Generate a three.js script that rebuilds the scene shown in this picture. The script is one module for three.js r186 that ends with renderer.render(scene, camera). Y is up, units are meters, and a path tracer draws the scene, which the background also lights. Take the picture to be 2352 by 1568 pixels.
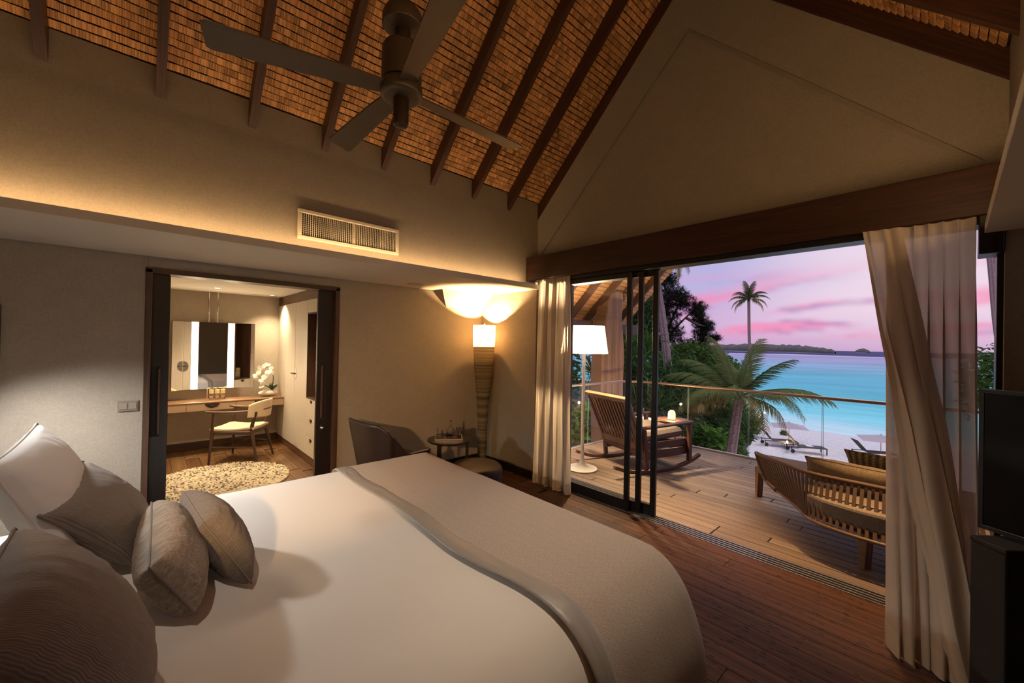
import * as THREE from 'three';
import { mergeGeometries, toCreasedNormals } from 'three/addons/utils/BufferGeometryUtils.js';
import { RectAreaLightUniformsLib } from 'three/addons/lights/RectAreaLightUniformsLib.js';
RectAreaLightUniformsLib.init();

// ---------------------------------------------------------------- camera
const scene = new THREE.Scene();
const camera = new THREE.PerspectiveCamera(80.52, 2352 / 1568, 0.05, 9000);
camera.position.set(0, 1.6, 0);
camera.rotation.order = 'YXZ';
camera.rotation.set(0.00616, -0.74193, 0.0196);
scene.add(camera);
const renderer = new THREE.WebGLRenderer({ antialias: true });
renderer.toneMapping = THREE.LinearToneMapping;
renderer.toneMappingExposure = 1.0;
renderer.shadowMap.enabled = true;

// ---------------------------------------------------------------- small maths
function rng(seed) { let s = seed >>> 0; return () => { s = (s + 0x6d2b79f5) | 0; let t = Math.imul(s ^ (s >>> 15), 1 | s); t = (t + Math.imul(t ^ (t >>> 7), 61 | t)) ^ t; return ((t ^ (t >>> 14)) >>> 0) / 4294967296; }; }
const R0 = rng(77);
const rr = (a, b, r = R0) => a + (b - a) * r();
const V = (x, y, z) => new THREE.Vector3(x, y, z);
const lerp = (a, b, t) => a + (b - a) * t, clamp = (x, a, b) => Math.min(b, Math.max(a, x));
const sstep = (a, b, x) => { const t = clamp((x - a) / (b - a), 0, 1); return t * t * (3 - 2 * t); };
const h2 = (x, y, s) => { let n = (Math.imul(x, 374761393) + Math.imul(y, 668265263) + Math.imul(s, 974634629)) | 0; n = Math.imul(n ^ (n >>> 13), 1274126177); return ((n ^ (n >>> 16)) >>> 0) / 4294967296; };
function vnoise(x, y, px, py, s) {                       // value noise that repeats after px, py cells
  const ix = Math.floor(x), iy = Math.floor(y), fx = x - ix, fy = y - iy, u = fx * fx * (3 - 2 * fx), v = fy * fy * (3 - 2 * fy);
  const m = (a, b) => ((a % b) + b) % b, x0 = m(ix, px), x1 = m(ix + 1, px), y0 = m(iy, py), y1 = m(iy + 1, py);
  return lerp(lerp(h2(x0, y0, s), h2(x1, y0, s), u), lerp(h2(x0, y1, s), h2(x1, y1, s), u), v);
}
function fbm(u, v, fx, fy, oct, s) { let a = 0, w = 0.5, t = 0; for (let i = 0; i < oct; i++) { a += w * vnoise(u * fx, v * fy, fx, fy, s + i * 17); t += w; w *= 0.5; fx *= 2; fy *= 2; } return a / t; }
const free = (x, y, s) => { let a = 0, w = 0.5; for (let i = 0; i < 4; i++) { a += w * vnoise(x, y, 1e6, 1e6, s + i); x *= 2.03; y *= 2.03; w *= 0.5; } return a; };

// ---------------------------------------------------------------- sky (dusk: lavender above, pink streaks low over the sea)
{
  const W = 1024, H = 512, d = new Float32Array(W * H * 4), lin = (c) => c.map((x) => Math.pow(x / 255, 2.2));
  const horizon = lin([200, 162, 204]), low = lin([212, 178, 216]), mid = lin([184, 178, 224]), high = lin([184, 186, 232]), zen = lin([178, 188, 234]);
  const warm = lin([250, 226, 236]), pink = lin([247, 140, 182]), purple = lin([158, 124, 182]);
  for (let j = 0; j < H; j++) for (let i = 0; i < W; i++) {
    const up = ((j + 0.5) / H - 0.5) * Math.PI, rd = ((i + 0.5) / W - 0.5) * 2 * Math.PI, e = up * 180 / Math.PI;
    const x = Math.cos(rd) * Math.cos(up), y = Math.sin(up), z = Math.sin(rd) * Math.cos(up);
    let c = [0, 0, 0];
    const mixc = (a, b, t) => a.map((q, k) => lerp(q, b[k], t));
    c = mixc(horizon, low, sstep(0, 3, e)); c = mixc(c, mid, sstep(3, 9, e)); c = mixc(c, high, sstep(9, 24, e)); c = mixc(c, zen, sstep(24, 80, e));
    const glow = sstep(0.87, 0.985, (x * 0.99 + z * 0.14) / Math.hypot(x, z)) * sstep(-2, 6, e) * (1 - sstep(14, 40, e));    // lighter towards the set sun
    c = mixc(c, warm, 0.78 * glow);
    if (e > -1) {
      const k = 1 / (Math.max(y, 0) + 0.07), px = x * k, pz = z * k;
      const s = px * 0.92 + pz * 0.38, t = -px * 0.38 + pz * 0.92;
      const n = free(s * 1.5 + 20, t * 0.62 + 31 + 0.5 * free(s * 0.9, t * 1.1, 5), 11), n2 = free(s * 2.6 + 3, t * 1.1 + 9, 23);
      const band = sstep(0.6, 2.6, e) * (1 - sstep(5.5, 10.5, e));
      const a = sstep(0.40, 0.57, n) * band;
      c = mixc(c, pink, 0.8 * a);
      c = mixc(c, purple, 0.6 * sstep(0.46, 0.62, n2) * sstep(0.34, 0.5, n) * band);
      c = mixc(c, lin([252, 190, 214]), 0.4 * sstep(-0.1, 0.5, x * 0.3 + z) * sstep(0.45, 0.7, free(s * 0.5 + 60, t * 0.2 + 4, 41)) * sstep(4, 9, e) * (1 - sstep(12, 22, e)));
    }
    const o = (j * W + i) * 4; d[o] = c[0]; d[o + 1] = c[1]; d[o + 2] = c[2]; d[o + 3] = 1;
  }
  const sky = new THREE.DataTexture(d, W, H, THREE.RGBAFormat, THREE.FloatType);
  sky.mapping = THREE.EquirectangularReflectionMapping; sky.magFilter = THREE.LinearFilter; sky.needsUpdate = true;
  scene.background = sky; scene.environment = sky;
  scene.backgroundIntensity = 1.0; scene.environmentIntensity = 1.0;
}
// added very soft fill from high above the sea, brightening sand and trees
{
  const s = new THREE.DirectionalLight(new THREE.Color(1, 0.92, 0.9), 1.45); s.position.set(60, 88, 10); s.target.position.set(0, 0, 0); s.castShadow = true; s.shadow.radius = 70; s.name = 'dusk_fill'; s.target.name = 'dusk_aim';
  Object.assign(s.shadow.camera, { left: -60, right: 60, top: 60, bottom: -60, near: 1, far: 260 }); s.shadow.mapSize.set(2048, 2048); scene.add(s); scene.add(s.target);
}
// ---------------------------------------------------------------- lamp colours and strengths
const WARM = new THREE.Color(1.0, 0.60, 0.27), SOFT = new THREE.Color(1.0, 0.62, 0.29), NEUTRAL = new THREE.Color(1.0, 0.99, 0.97);
const POWER = { cove: 4.3, coveFar: 8, tallLamp: 2.1, deckLamp: 6, dressDown: 12.5, mirror: 20, bedFar: 5.6, bedNear: 14, ridge: 26, ridgeHead: 11, eave: 34, lantern: 0.5 };

// ---------------------------------------------------------------- textures
function tex(w, h, fn, srgb, rx = 1, ry = 1) {
  const d = new Uint8Array(w * h * 4);
  for (let j = 0; j < h; j++) for (let i = 0; i < w; i++) {
    const c = fn((i + 0.5) / w, (j + 0.5) / h, i, j), o = (j * w + i) * 4, a = Array.isArray(c) ? c : [c, c, c];
    d[o] = clamp(a[0], 0, 1) * 255; d[o + 1] = clamp(a[1], 0, 1) * 255; d[o + 2] = clamp(a[2], 0, 1) * 255; d[o + 3] = 255;
  }
  const t = new THREE.DataTexture(d, w, h, THREE.RGBAFormat); t.wrapS = t.wrapT = THREE.RepeatWrapping; t.magFilter = THREE.LinearFilter;
  if (srgb) t.colorSpace = THREE.SRGBColorSpace; t.repeat.set(rx, ry); t.needsUpdate = true; return t;
}
const rep = (t, x, y) => { const c = t.clone(); c.repeat.set(x, y); c.needsUpdate = true; return c; };
const woodFn = (u, v) => { const w = fbm(u, v, 3, 24, 4, 3), g = fbm(u, v, 5, 90, 3, 9), k = fbm(u, v, 2, 6, 2, 31); const r = 0.5 + 0.5 * Math.sin(2 * Math.PI * (v * 9 + 1.6 * w)); return 0.44 + 0.2 * r * 0.6 + 0.3 * g + 0.16 * k - 0.06; };
const T = {};
T.wood = tex(512, 512, woodFn, true);                                         // grain along u, 1.2 m by 0.4 m
T.bamboo = tex(1024, 512, (u, v, i, j) => {                                    // strand strips with node marks
  const strip = Math.floor(v * 24), s = h2(strip, 0, 5), g = fbm(u, v, 6, 180, 3, 14);
  let n = 0; for (let k = 0; k < 3; k++) { const c = (k + h2(strip, k, 8)) / 3, dx = Math.abs(((u - c + 1.5) % 1) - 0.5); n = Math.max(n, 1 - sstep(0.004, 0.011, dx)); }
  const e = Math.abs((v * 24) % 1 - 0.5) * 2;
  const l = 0.56 + 0.17 * (s - 0.5) + 0.32 * (g - 0.5) - 0.2 * n - 0.08 * sstep(0.9, 1, e); return [l * 1.02, l * 0.98, l * 0.95];
}, true);
T.thatch = tex(256, 256, (u, v) => { const f = fbm(u, v, 60, 2, 3, 21), g = fbm(u, v, 14, 2, 2, 51); return 0.55 + 0.66 * f + 0.4 * (g - 0.4); }, true);
T.plaster = tex(512, 512, (u, v, i, j) => { const a = fbm(u, v, 170, 40, 2, 61), b = fbm(u, v, 40, 170, 2, 62), c = fbm(u, v, 6, 6, 3, 63); return 0.8 + 0.07 * (a - 0.5) + 0.07 * (b - 0.5) + 0.03 * (c - 0.5); }, true);
T.weave = tex(256, 256, (u, v, i, j) => { const a = Math.sin(u * Math.PI * 2 * 64), b = Math.sin(v * Math.PI * 2 * 64), n = fbm(u, v, 40, 40, 3, 71); return 0.86 + 0.05 * (((i >> 1) + (j >> 1)) % 2 ? a : b) + 0.3 * (n - 0.5); }, true);
T.knit = tex(256, 256, (u, v) => { const n = fbm(u, v, 60, 60, 2, 81), q = fbm(u, v, 22, 22, 2, 82); return 0.84 + 0.3 * (n - 0.5) + 0.16 * (q - 0.5); }, true);
T.rib = tex(256, 64, (u, v) => { const a = Math.sin(u * Math.PI * 2 * 32), n = fbm(u, v, 90, 30, 2, 91); return 0.83 + 0.09 * a + 0.16 * (n - 0.5); }, true);
T.wrinkle = tex(512, 512, (u, v) => { const a = fbm(u, v, 3, 5, 4, 101), b = fbm(u, v, 8, 14, 3, 105); return 0.6 * a + 0.4 * b; });
T.leather = tex(256, 256, (u, v) => { const a = fbm(u, v, 48, 48, 2, 111), b = fbm(u, v, 8, 8, 3, 112); return 0.5 * a + 0.5 * b; });
T.sand = tex(512, 512, (u, v) => { const a = fbm(u, v, 90, 90, 3, 121), b = fbm(u, v, 9, 9, 4, 122); return 0.92 + 0.16 * (a - 0.5) + 0.2 * (b - 0.5); }, true);
T.water = tex(512, 512, (u, v) => { const a = fbm(u + 0.04 * fbm(u, v, 4, 4, 2, 7), v, 6, 22, 5, 131); return a; });
T.bark = tex(128, 512, (u, v) => { const r = Math.sin(v * Math.PI * 2 * 16 + 2 * fbm(u, v, 4, 8, 2, 141)), n = fbm(u, v, 20, 40, 3, 142); return 0.74 + 0.09 * r + 0.34 * (n - 0.5); }, true);
T.slab = tex(256, 512, (u, v) => { const w = fbm(u, v, 10, 2, 4, 151), g = fbm(u, v, 60, 3, 2, 152); return 0.76 + 0.36 * (w - 0.5) + 0.2 * (g - 0.5) + 0.07 * Math.sin(u * 26 + 5 * w); }, true);
T.pebble = tex(512, 512, (u, v) => { const a = fbm(u, v, 80, 80, 1, 161), b = fbm(u, v, 10, 10, 2, 162); const t = 0.35 + 1.2 * (a - 0.34) + 0.2 * (b - 0.5); return [t, t * 0.95, t * 0.88]; }, true);

// ---------------------------------------------------------------- materials
function M(color, o = {}) {
  const { phys, ...p } = o; p.color = Array.isArray(color) ? new THREE.Color().setRGB(...color) : new THREE.Color(color);
  return phys ? new THREE.MeshPhysicalMaterial(p) : new THREE.MeshStandardMaterial(p);
}
const woodMap = rep(T.wood, 0.85, 2.4), woodFine = rep(T.wood, 1.6, 6);
const wood = (c, rough = 0.5, o = {}) => M(c, { map: woodMap, roughness: rough, bumpMap: woodMap, bumpScale: 0.0006, ...o });
const Mt = {
  wall: M([0.50, 0.425, 0.335], { map: rep(T.plaster, 1.6, 1.6), roughness: 0.88, bumpMap: rep(T.plaster, 1.6, 1.6), bumpScale: 0.0003 }),
  ceilPaint: M([0.66, 0.60, 0.51], { roughness: 0.9 }),
  white: M([0.74, 0.70, 0.63], { roughness: 0.55 }),
  beam: wood([0.10, 0.036, 0.020], 0.42), rafter: wood([0.135, 0.05, 0.025], 0.5), darkDoor: wood([0.028, 0.012, 0.008], 0.45), frameWood: wood([0.16, 0.07, 0.035], 0.45),
  walnut: wood([0.24, 0.115, 0.06], 0.45), walnutDark: wood([0.13, 0.055, 0.03], 0.5), deskTop: wood([0.45, 0.24, 0.12], 0.35), niche: wood([0.16, 0.07, 0.04], 0.5),
  lacquer: M([0.78, 0.70, 0.61], { map: rep(T.weave, 8, 8), roughness: 0.42 }), drawer: M([0.44, 0.31, 0.21], { roughness: 0.5 }),
  black: M([0.012, 0.011, 0.011], { roughness: 0.4, metalness: 0.2 }), blackMatte: M([0.012, 0.010, 0.009], { roughness: 0.75 }),
  chrome: M([0.85, 0.83, 0.8], { roughness: 0.12, metalness: 1 }), steel: M([0.62, 0.6, 0.57], { roughness: 0.32, metalness: 1 }), bronze: M([0.10, 0.075, 0.052], { roughness: 0.5, metalness: 0.6 }), bronzeDark: M([0.05, 0.03, 0.022], { roughness: 0.4, metalness: 0.4 }),
  mirror: M([0.86, 0.86, 0.85], { roughness: 0.02, metalness: 1 }),
  glass: M([1, 1, 1], { phys: true, roughness: 0.02, transmission: 1, thickness: 0, ior: 1.45, specularIntensity: 0.8 }),
  solidGlass: M([1, 1, 1], { phys: true, roughness: 0.02, transmission: 1, thickness: 0.01, ior: 1.45 }),
};
function uvBox(geo, grain = 'x', ou = 0, ov = 0) {      // uv in metres by the main direction of each triangle, u along the grain
  const g = geo.index ? geo.toNonIndexed() : geo, p = g.attributes.position, uv = new Float32Array(p.count * 2), a = V(), b = V(), c = V(), gi = 'xyz'.indexOf(grain);
  for (let i = 0; i < p.count; i += 3) {
    a.fromBufferAttribute(p, i); b.fromBufferAttribute(p, i + 1); c.fromBufferAttribute(p, i + 2);
    const n = b.clone().sub(a).cross(c.clone().sub(a)), m = [Math.abs(n.x), Math.abs(n.y), Math.abs(n.z)], k = m.indexOf(Math.max(...m));
    let ax = [0, 1, 2].filter((q) => q !== k); if (ax[1] === gi) ax = [ax[1], ax[0]];
    [a, b, c].forEach((q, j) => { const r = [q.x, q.y, q.z]; uv[(i + j) * 2] = r[ax[0]] + ou; uv[(i + j) * 2 + 1] = r[ax[1]] + ov; });
  }
  g.setAttribute('uv', new THREE.BufferAttribute(uv, 2)); return g;
}
// a box with chamfered edges (44 triangles), grain along its longest side
function cbox(w, h, d, x = 0, y = 0, z = 0, b = 0.004, grain) {
  b = Math.min(b, w * 0.45, h * 0.45, d * 0.45);
  const X = w / 2, Y = h / 2, Z = d / 2, P = [], tri = [];
  const id = {}; let n = 0;
  for (const sx of [-1, 1]) for (const sy of [-1, 1]) for (const sz of [-1, 1]) for (let k = 0; k < 3; k++) {
    P.push([sx * (k === 0 ? X : X - b), sy * (k === 1 ? Y : Y - b), sz * (k === 2 ? Z : Z - b)]); id[`${sx}${sy}${sz}${k}`] = n++;
  }
  const I = (sx, sy, sz, k) => id[`${sx}${sy}${sz}${k}`], T3 = (q, r, s) => tri.push(q, r, s), Q = (q, r, s, t) => { T3(q, r, s); T3(q, s, t); };
  for (const s of [-1, 1]) { Q(I(s, -1, -1, 0), I(s, 1, -1, 0), I(s, 1, 1, 0), I(s, -1, 1, 0)); Q(I(-1, s, -1, 1), I(-1, s, 1, 1), I(1, s, 1, 1), I(1, s, -1, 1)); Q(I(-1, -1, s, 2), I(1, -1, s, 2), I(1, 1, s, 2), I(-1, 1, s, 2)); }
  for (const s of [-1, 1]) for (const t of [-1, 1]) { Q(I(s, t, -1, 0), I(s, t, -1, 1), I(s, t, 1, 1), I(s, t, 1, 0)); Q(I(s, -1, t, 0), I(s, -1, t, 2), I(s, 1, t, 2), I(s, 1, t, 0)); Q(I(-1, s, t, 1), I(-1, s, t, 2), I(1, s, t, 2), I(1, s, t, 1)); }
  for (const s of [-1, 1]) for (const t of [-1, 1]) for (const u of [-1, 1]) T3(I(s, t, u, 0), I(s, t, u, 1), I(s, t, u, 2));
  const pos = new Float32Array(tri.length * 3), A = V(), B = V(), C = V();
  for (let i = 0; i < tri.length; i += 3) {
    let q = [P[tri[i]], P[tri[i + 1]], P[tri[i + 2]]]; A.set(...q[0]); B.set(...q[1]); C.set(...q[2]);
    if (B.clone().sub(A).cross(C.clone().sub(A)).dot(A.clone().add(B).add(C)) < 0) q = [q[0], q[2], q[1]];
    q.forEach((r, j) => pos.set(r, (i + j) * 3));
  }
  const g = new THREE.BufferGeometry(); g.setAttribute('position', new THREE.BufferAttribute(pos, 3)); g.computeVertexNormals();
  g.translate(x, y, z); return uvBox(g, grain || (w >= h && w >= d ? 'x' : h >= d ? 'y' : 'z'), x * 0.37 + y * 0.61 + z * 0.23, x * 0.71 + z * 0.53);
}
const span = (x0, x1, y0, y1, z0, z1, b = 0.003, grain) => cbox(x1 - x0, y1 - y0, z1 - z0, (x0 + x1) / 2, (y0 + y1) / 2, (z0 + z1) / 2, b, grain);
function clean(g) { const q = g.index ? g.toNonIndexed() : g; for (const k of Object.keys(q.attributes)) if (!['position', 'normal', 'uv'].includes(k)) q.deleteAttribute(k); if (!q.attributes.normal) q.computeVertexNormals(); if (!q.attributes.uv) uvBox(q); return q; }
const merge = (list) => (list.length === 1 ? clean(list[0]) : mergeGeometries(list.map(clean)));
const lathe = (pts, seg = 32, a0 = 0, a1 = Math.PI * 2) => new THREE.LatheGeometry(pts.map((p) => new THREE.Vector2(Math.max(p[0], 1e-5), p[1])), seg, a0, a1);
// a tube through points with its own radius at each; closed at both ends
function limb(pts, rad, seg = 8, sub = 4, flat = 1) {
  const P = pts.map((p) => (p.isVector3 ? p : V(...p))), curve = new THREE.CatmullRomCurve3(P, false, 'centripetal'), n = (P.length - 1) * sub, pos = [], uv = [], idx = [];
  const F = curve.computeFrenetFrames(n, false), R = (t) => { if (!Array.isArray(rad)) return rad; const k = t * (rad.length - 1), i = Math.min(Math.floor(k), rad.length - 2); return lerp(rad[i], rad[i + 1], k - i); };
  const L = curve.getLength();
  for (let i = 0; i <= n; i++) {
    const t = i / n, c = curve.getPoint(t), r = R(t);
    for (let j = 0; j <= seg; j++) { const a = (j / seg) * Math.PI * 2, q = c.clone().addScaledVector(F.normals[i], Math.cos(a) * r).addScaledVector(F.binormals[i], Math.sin(a) * r * flat); pos.push(q.x, q.y, q.z); uv.push(t * L, (j / seg) * Math.PI * 2 * r); }
  }
  for (let i = 0; i < n; i++) for (let j = 0; j < seg; j++) { const a = i * (seg + 1) + j, b = a + seg + 1; idx.push(a, a + 1, b, b, a + 1, b + 1); }
  for (const e of [0, n]) { const c = curve.getPoint(e / n), k = pos.length / 3; pos.push(c.x, c.y, c.z); uv.push(0, 0); for (let j = 0; j < seg; j++) { const a = e * (seg + 1) + j; e ? idx.push(k, a, a + 1) : idx.push(k, a + 1, a); } }
  const g = new THREE.BufferGeometry(); g.setAttribute('position', new THREE.Float32BufferAttribute(pos, 3)); g.setAttribute('uv', new THREE.Float32BufferAttribute(uv, 2)); g.setIndex(idx); g.computeVertexNormals();
  if (g.attributes.normal && n > 0) { const q = V().fromBufferAttribute(g.attributes.normal, 0), c = curve.getPoint(0), p0 = V(pos[0], pos[1], pos[2]).sub(c); if (q.dot(p0) < 0) { for (let i = 0; i < idx.length; i += 3) { const s = idx[i]; idx[i] = idx[i + 1]; idx[i + 1] = s; } g.setIndex(idx); g.computeVertexNormals(); } }
  return g;
}
// a sheet over a grid of points: fn(s, t) -> Vector3, s and t in 0..1; thick > 0 closes it into a slab
function sheet(fn, ns, nt, thick = 0, us = 1, ut = 1) {
  const pos = [], uv = [], idx = [], w = ns + 1;
  for (let j = 0; j <= nt; j++) for (let i = 0; i <= ns; i++) { const p = fn(i / ns, j / nt); pos.push(p.x, p.y, p.z); uv.push((i / ns) * us, (j / nt) * ut); }
  for (let j = 0; j < nt; j++) for (let i = 0; i < ns; i++) { const a = j * w + i; idx.push(a, a + 1, a + w, a + w, a + 1, a + w + 1); }
  const g = new THREE.BufferGeometry(); g.setAttribute('position', new THREE.Float32BufferAttribute(pos, 3)); g.setAttribute('uv', new THREE.Float32BufferAttribute(uv, 2)); g.setIndex(idx); g.computeVertexNormals();
  if (!thick) return g;
  const N = g.attributes.normal, c = w * (nt + 1), p2 = pos.slice(), u2 = uv.slice(), i2 = idx.slice();
  for (let i = 0; i < c; i++) { p2.push(pos[i * 3] - N.getX(i) * thick, pos[i * 3 + 1] - N.getY(i) * thick, pos[i * 3 + 2] - N.getZ(i) * thick); u2.push(uv[i * 2], uv[i * 2 + 1]); }
  for (let i = 0; i < idx.length; i += 3) i2.push(idx[i] + c, idx[i + 2] + c, idx[i + 1] + c);
  const edge = (a, b) => i2.push(a, a + c, b, b, a + c, b + c);
  for (let i = 0; i < ns; i++) { edge(i, i + 1); edge(nt * w + i + 1, nt * w + i); } for (let j = 0; j < nt; j++) { edge((j + 1) * w, j * w); edge(j * w + ns, (j + 1) * w + ns); }
  const q = new THREE.BufferGeometry(); q.setAttribute('position', new THREE.Float32BufferAttribute(p2, 3)); q.setAttribute('uv', new THREE.Float32BufferAttribute(u2, 2)); q.setIndex(i2); q.computeVertexNormals(); return q;
}
// a flat outline pushed to a thickness; pts in the plane (a, b), laid by map(a, b, depth) -> [x, y, z]
function prism(pts, t, place, bevel = 0) {
  const s = new THREE.Shape(pts.map((p) => new THREE.Vector2(...p))), g = new THREE.ExtrudeGeometry(s, { depth: t, bevelEnabled: bevel > 0, bevelSize: bevel, bevelThickness: bevel, bevelSegments: 2, steps: 1, curveSegments: 12 }), p = g.attributes.position;
  if (place) { for (let i = 0; i < p.count; i++) p.setXYZ(i, ...place(p.getX(i), p.getY(i), p.getZ(i))); let a = V().fromBufferAttribute(p, 0); const m = place(0, 0, 0), ex = V(...place(1, 0, 0)).sub(V(...m)), ey = V(...place(0, 1, 0)).sub(V(...m)), ez = V(...place(0, 0, 1)).sub(V(...m)); if (ex.cross(ey).dot(ez) < 0) for (let i = 0; i < p.count; i += 3) { const b = V().fromBufferAttribute(p, i), c = V().fromBufferAttribute(p, i + 1); p.setXYZ(i, c.x, c.y, c.z); p.setXYZ(i + 1, b.x, b.y, b.z); } g.computeVertexNormals(); }
  return uvBox(g);
}
const place = (g, x, y, z, ry = 0, rx = 0, rz = 0, s = 1) => g.applyMatrix4(new THREE.Matrix4().compose(V(x, y, z), new THREE.Quaternion().setFromEuler(new THREE.Euler(rx, ry, rz, 'YXZ')), typeof s === 'number' ? V(s, s, s) : s));

// ---------------------------------------------------------------- naming
const used = {};
function numbered(name) { const n = used[name] ?? 0; used[name] = n + 1; return n ? `${name}_${String(n).padStart(3, '0')}` : name; }
function shade(o) { o.castShadow = true; o.receiveShadow = true; return o; }
function part(name, geo, mat, parent) { const m = shade(new THREE.Mesh(Array.isArray(geo) ? merge(geo) : geo, mat)); m.name = name; parent.add(m); return m; }
function tag(o, label, category, group) { o.userData.label = label; o.userData.category = category; if (group) o.userData.group = group; return o; }
function thing(name, label, category, [x, y, z] = [0, 0, 0], turn = 0, group) { const o = new THREE.Group(); o.name = numbered(name); o.position.set(x, y, z); o.rotation.y = turn; scene.add(o); return tag(o, label, category, group); }
function solo(name, geo, mat, label, category, group) { const m = part(numbered(name), geo, mat, scene); return tag(m, label, category, group); }
function struct(name, geo, mat, parent) { const m = part(parent ? name : numbered(name), geo, mat, parent || scene); if (!parent) m.userData.kind = 'structure'; return m; }
function structGroup(name) { const o = new THREE.Group(); o.name = numbered(name); o.userData.kind = 'structure'; scene.add(o); return o; }
function dup(o, [x, y, z], turn, label, group) { const c = o.clone(); c.name = numbered(o.name.replace(/_\d+$/, '')); c.userData = { ...o.userData }; c.position.set(x, y, z); if (turn !== undefined) c.rotation.y = turn; if (label) c.userData.label = label; if (group) c.userData.group = group; scene.add(c); return c; }
function rect(parent, color, power, w, h, pos, look) { const l = new THREE.RectAreaLight(color, power, w, h); l.position.copy(pos); parent.add(l); l.lookAt(look); l.name = 'lamp'; return l; }
function point(parent, color, cd, x, y, z, radius = 1) { const l = new THREE.PointLight(color, cd); l.position.set(x, y, z); l.castShadow = true; l.shadow.radius = radius; l.name = 'lamp'; parent.add(l); return l; }
function spot(parent, color, cd, pos, aim, angle, pen = 0.6, radius = 1.5) { const l = new THREE.SpotLight(color, cd, 0, angle, pen); l.position.set(...pos); l.target.position.set(...aim); parent.add(l); parent.add(l.target); l.castShadow = true; l.shadow.radius = radius; l.name = 'lamp'; l.target.name = 'lamp_aim'; return l; }
function stuffCopies(name, geo, mat, matrices, colors, parent) {
  const m = shade(new THREE.InstancedMesh(geo, mat, matrices.length)); m.name = name; matrices.forEach((q, i) => m.setMatrixAt(i, q)); if (colors) colors.forEach((c, i) => m.setColorAt(i, c)); m.userData.kind = 'stuff'; (parent || scene).add(m); return m;
}
const mat4 = (x, y, z, ry = 0, rx = 0, rz = 0, s = 1) => new THREE.Matrix4().compose(V(x, y, z), new THREE.Quaternion().setFromEuler(new THREE.Euler(rx, ry, rz, 'YXZ')), typeof s === 'number' ? V(s, s, s) : s);
// ================================================================ the room shell
// x runs towards the sea, z towards the camera's right; y = 0 is the bamboo floor
const XH = -1.5, XG = 3.62, ZL = -4.37, ZU = -3.51, ZC = 0.21, ZCL = 1.35, YS = 2.25, YR = 5.02;
const floorMap = rep(T.bamboo, 0.62, 3.5);
const plankMats = [[0.155, 0.078, 0.046], [0.135, 0.064, 0.038], [0.175, 0.092, 0.055], [0.120, 0.058, 0.036], [0.15, 0.07, 0.04]].map((c) => M(c.map((q) => q * 1.35), { phys: true, map: floorMap, roughness: 0.52, specularIntensity: 0.22, bumpMap: floorMap, bumpScale: 0.0004 }));
const dressMats = [[0.46, 0.25, 0.11], [0.40, 0.20, 0.085], [0.52, 0.30, 0.14], [0.33, 0.155, 0.065]].map((c) => M(c, { map: floorMap, roughness: 0.36, bumpMap: floorMap, bumpScale: 0.0004 }));
function planks(parent, name, x0, x1, z0, z1, w, len, mats, seed, thick = 0.02, gap = 0.0022, y = 0, bev = 0.0015) {
  const r = rng(seed), cache = {}, rows = Math.round((x1 - x0) / w), ww = (x1 - x0) / rows;
  for (let i = 0; i < rows; i++) {
    let z = z0, first = true;
    while (z < z1 - 0.01) {
      let l = first ? len * (0.3 + 0.7 * r()) : len; l = Math.round(l * 8) / 8; if (z + l > z1 - 0.25) l = z1 - z; first = false;
      const key = Math.round(l * 8), q = Math.floor(r() * 3), id = key + '_' + q; l = Math.min(l, z1 - z);
      const exact = Math.abs(key / 8 - l) < 1e-6 && cache[id];
      const g = exact ? cache[id] : cbox(ww - gap, thick, l - gap, 0, -thick / 2, 0, bev, 'z');
      if (!exact) { const o = g.attributes.uv, a = r() * 5, b = r() * 5; for (let k = 0; k < o.count; k++) o.setXY(k, o.getX(k) + a, o.getY(k) + b); cache[id] = g; }
      const m = part(name, g, mats[Math.floor(r() * mats.length)], parent); m.position.set(x0 + (i + 0.5) * ww, y, z + l / 2); z += l;
    }
  }
}
const floor = structGroup('floor');
part('subfloor', span(XH - 0.2, 3.6, -0.2, -0.021, ZL - 0.16, ZCL + 0.2), Mt.blackMatte, floor);
planks(floor, 'plank', XH, 3.462, ZL, ZCL, 0.142, 1.875, plankMats, 11);
const floor2 = structGroup('dressing_room_floor');
part('subfloor', span(-0.75, 2.3, -0.2, -0.021, -7.5, ZL - 0.16), Mt.blackMatte, floor2);
planks(floor2, 'plank', -0.15, 1.62, -7.33, ZL - 0.001, 0.142, 1.25, dressMats, 23);

// ---- left wall with the doorway, recessed under a soffit
const DX0 = 0.022, DX1 = 1.514, DY = 2.149, WT = 0.16;
struct('wall_left', [span(XH - 0.2, DX0, -0.2, YS + 0.06, ZL - WT, ZL), span(DX1, 3.7, -0.2, YS + 0.06, ZL - WT, ZL), span(DX0, DX1, DY, YS + 0.06, ZL - WT, ZL)], Mt.wall);
struct('ceiling_soffit_left', span(XH, 3.44, YS, YS + 0.054, ZL, -3.296, 0.002), Mt.ceilPaint);
struct('wall_left_upper', [span(XH - 0.2, 3.8, YS + 0.055, 3.36, ZU - 0.18, ZU)], Mt.wall);
// sloping corner piece under the soffit
{
  const P = [[2.655, YS, ZL], [2.66, YS, -4.165], [2.854, 2.05, ZL], [3.44, YS, ZL], [3.44, YS, -4.15], [3.44, 2.06, ZL]].map((p) => V(...p));
  const f = [[0, 2, 1], [1, 2, 5], [1, 5, 4], [0, 1, 4], [0, 4, 3], [3, 4, 5], [0, 3, 5], [0, 5, 2]], pos = []; for (const t of f) for (const k of t) pos.push(P[k].x, P[k].y, P[k].z);
  const g = new THREE.BufferGeometry(); g.setAttribute('position', new THREE.Float32BufferAttribute(pos, 3)); g.computeVertexNormals(); struct('trim_1', uvBox(g), Mt.wall);
}
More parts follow.
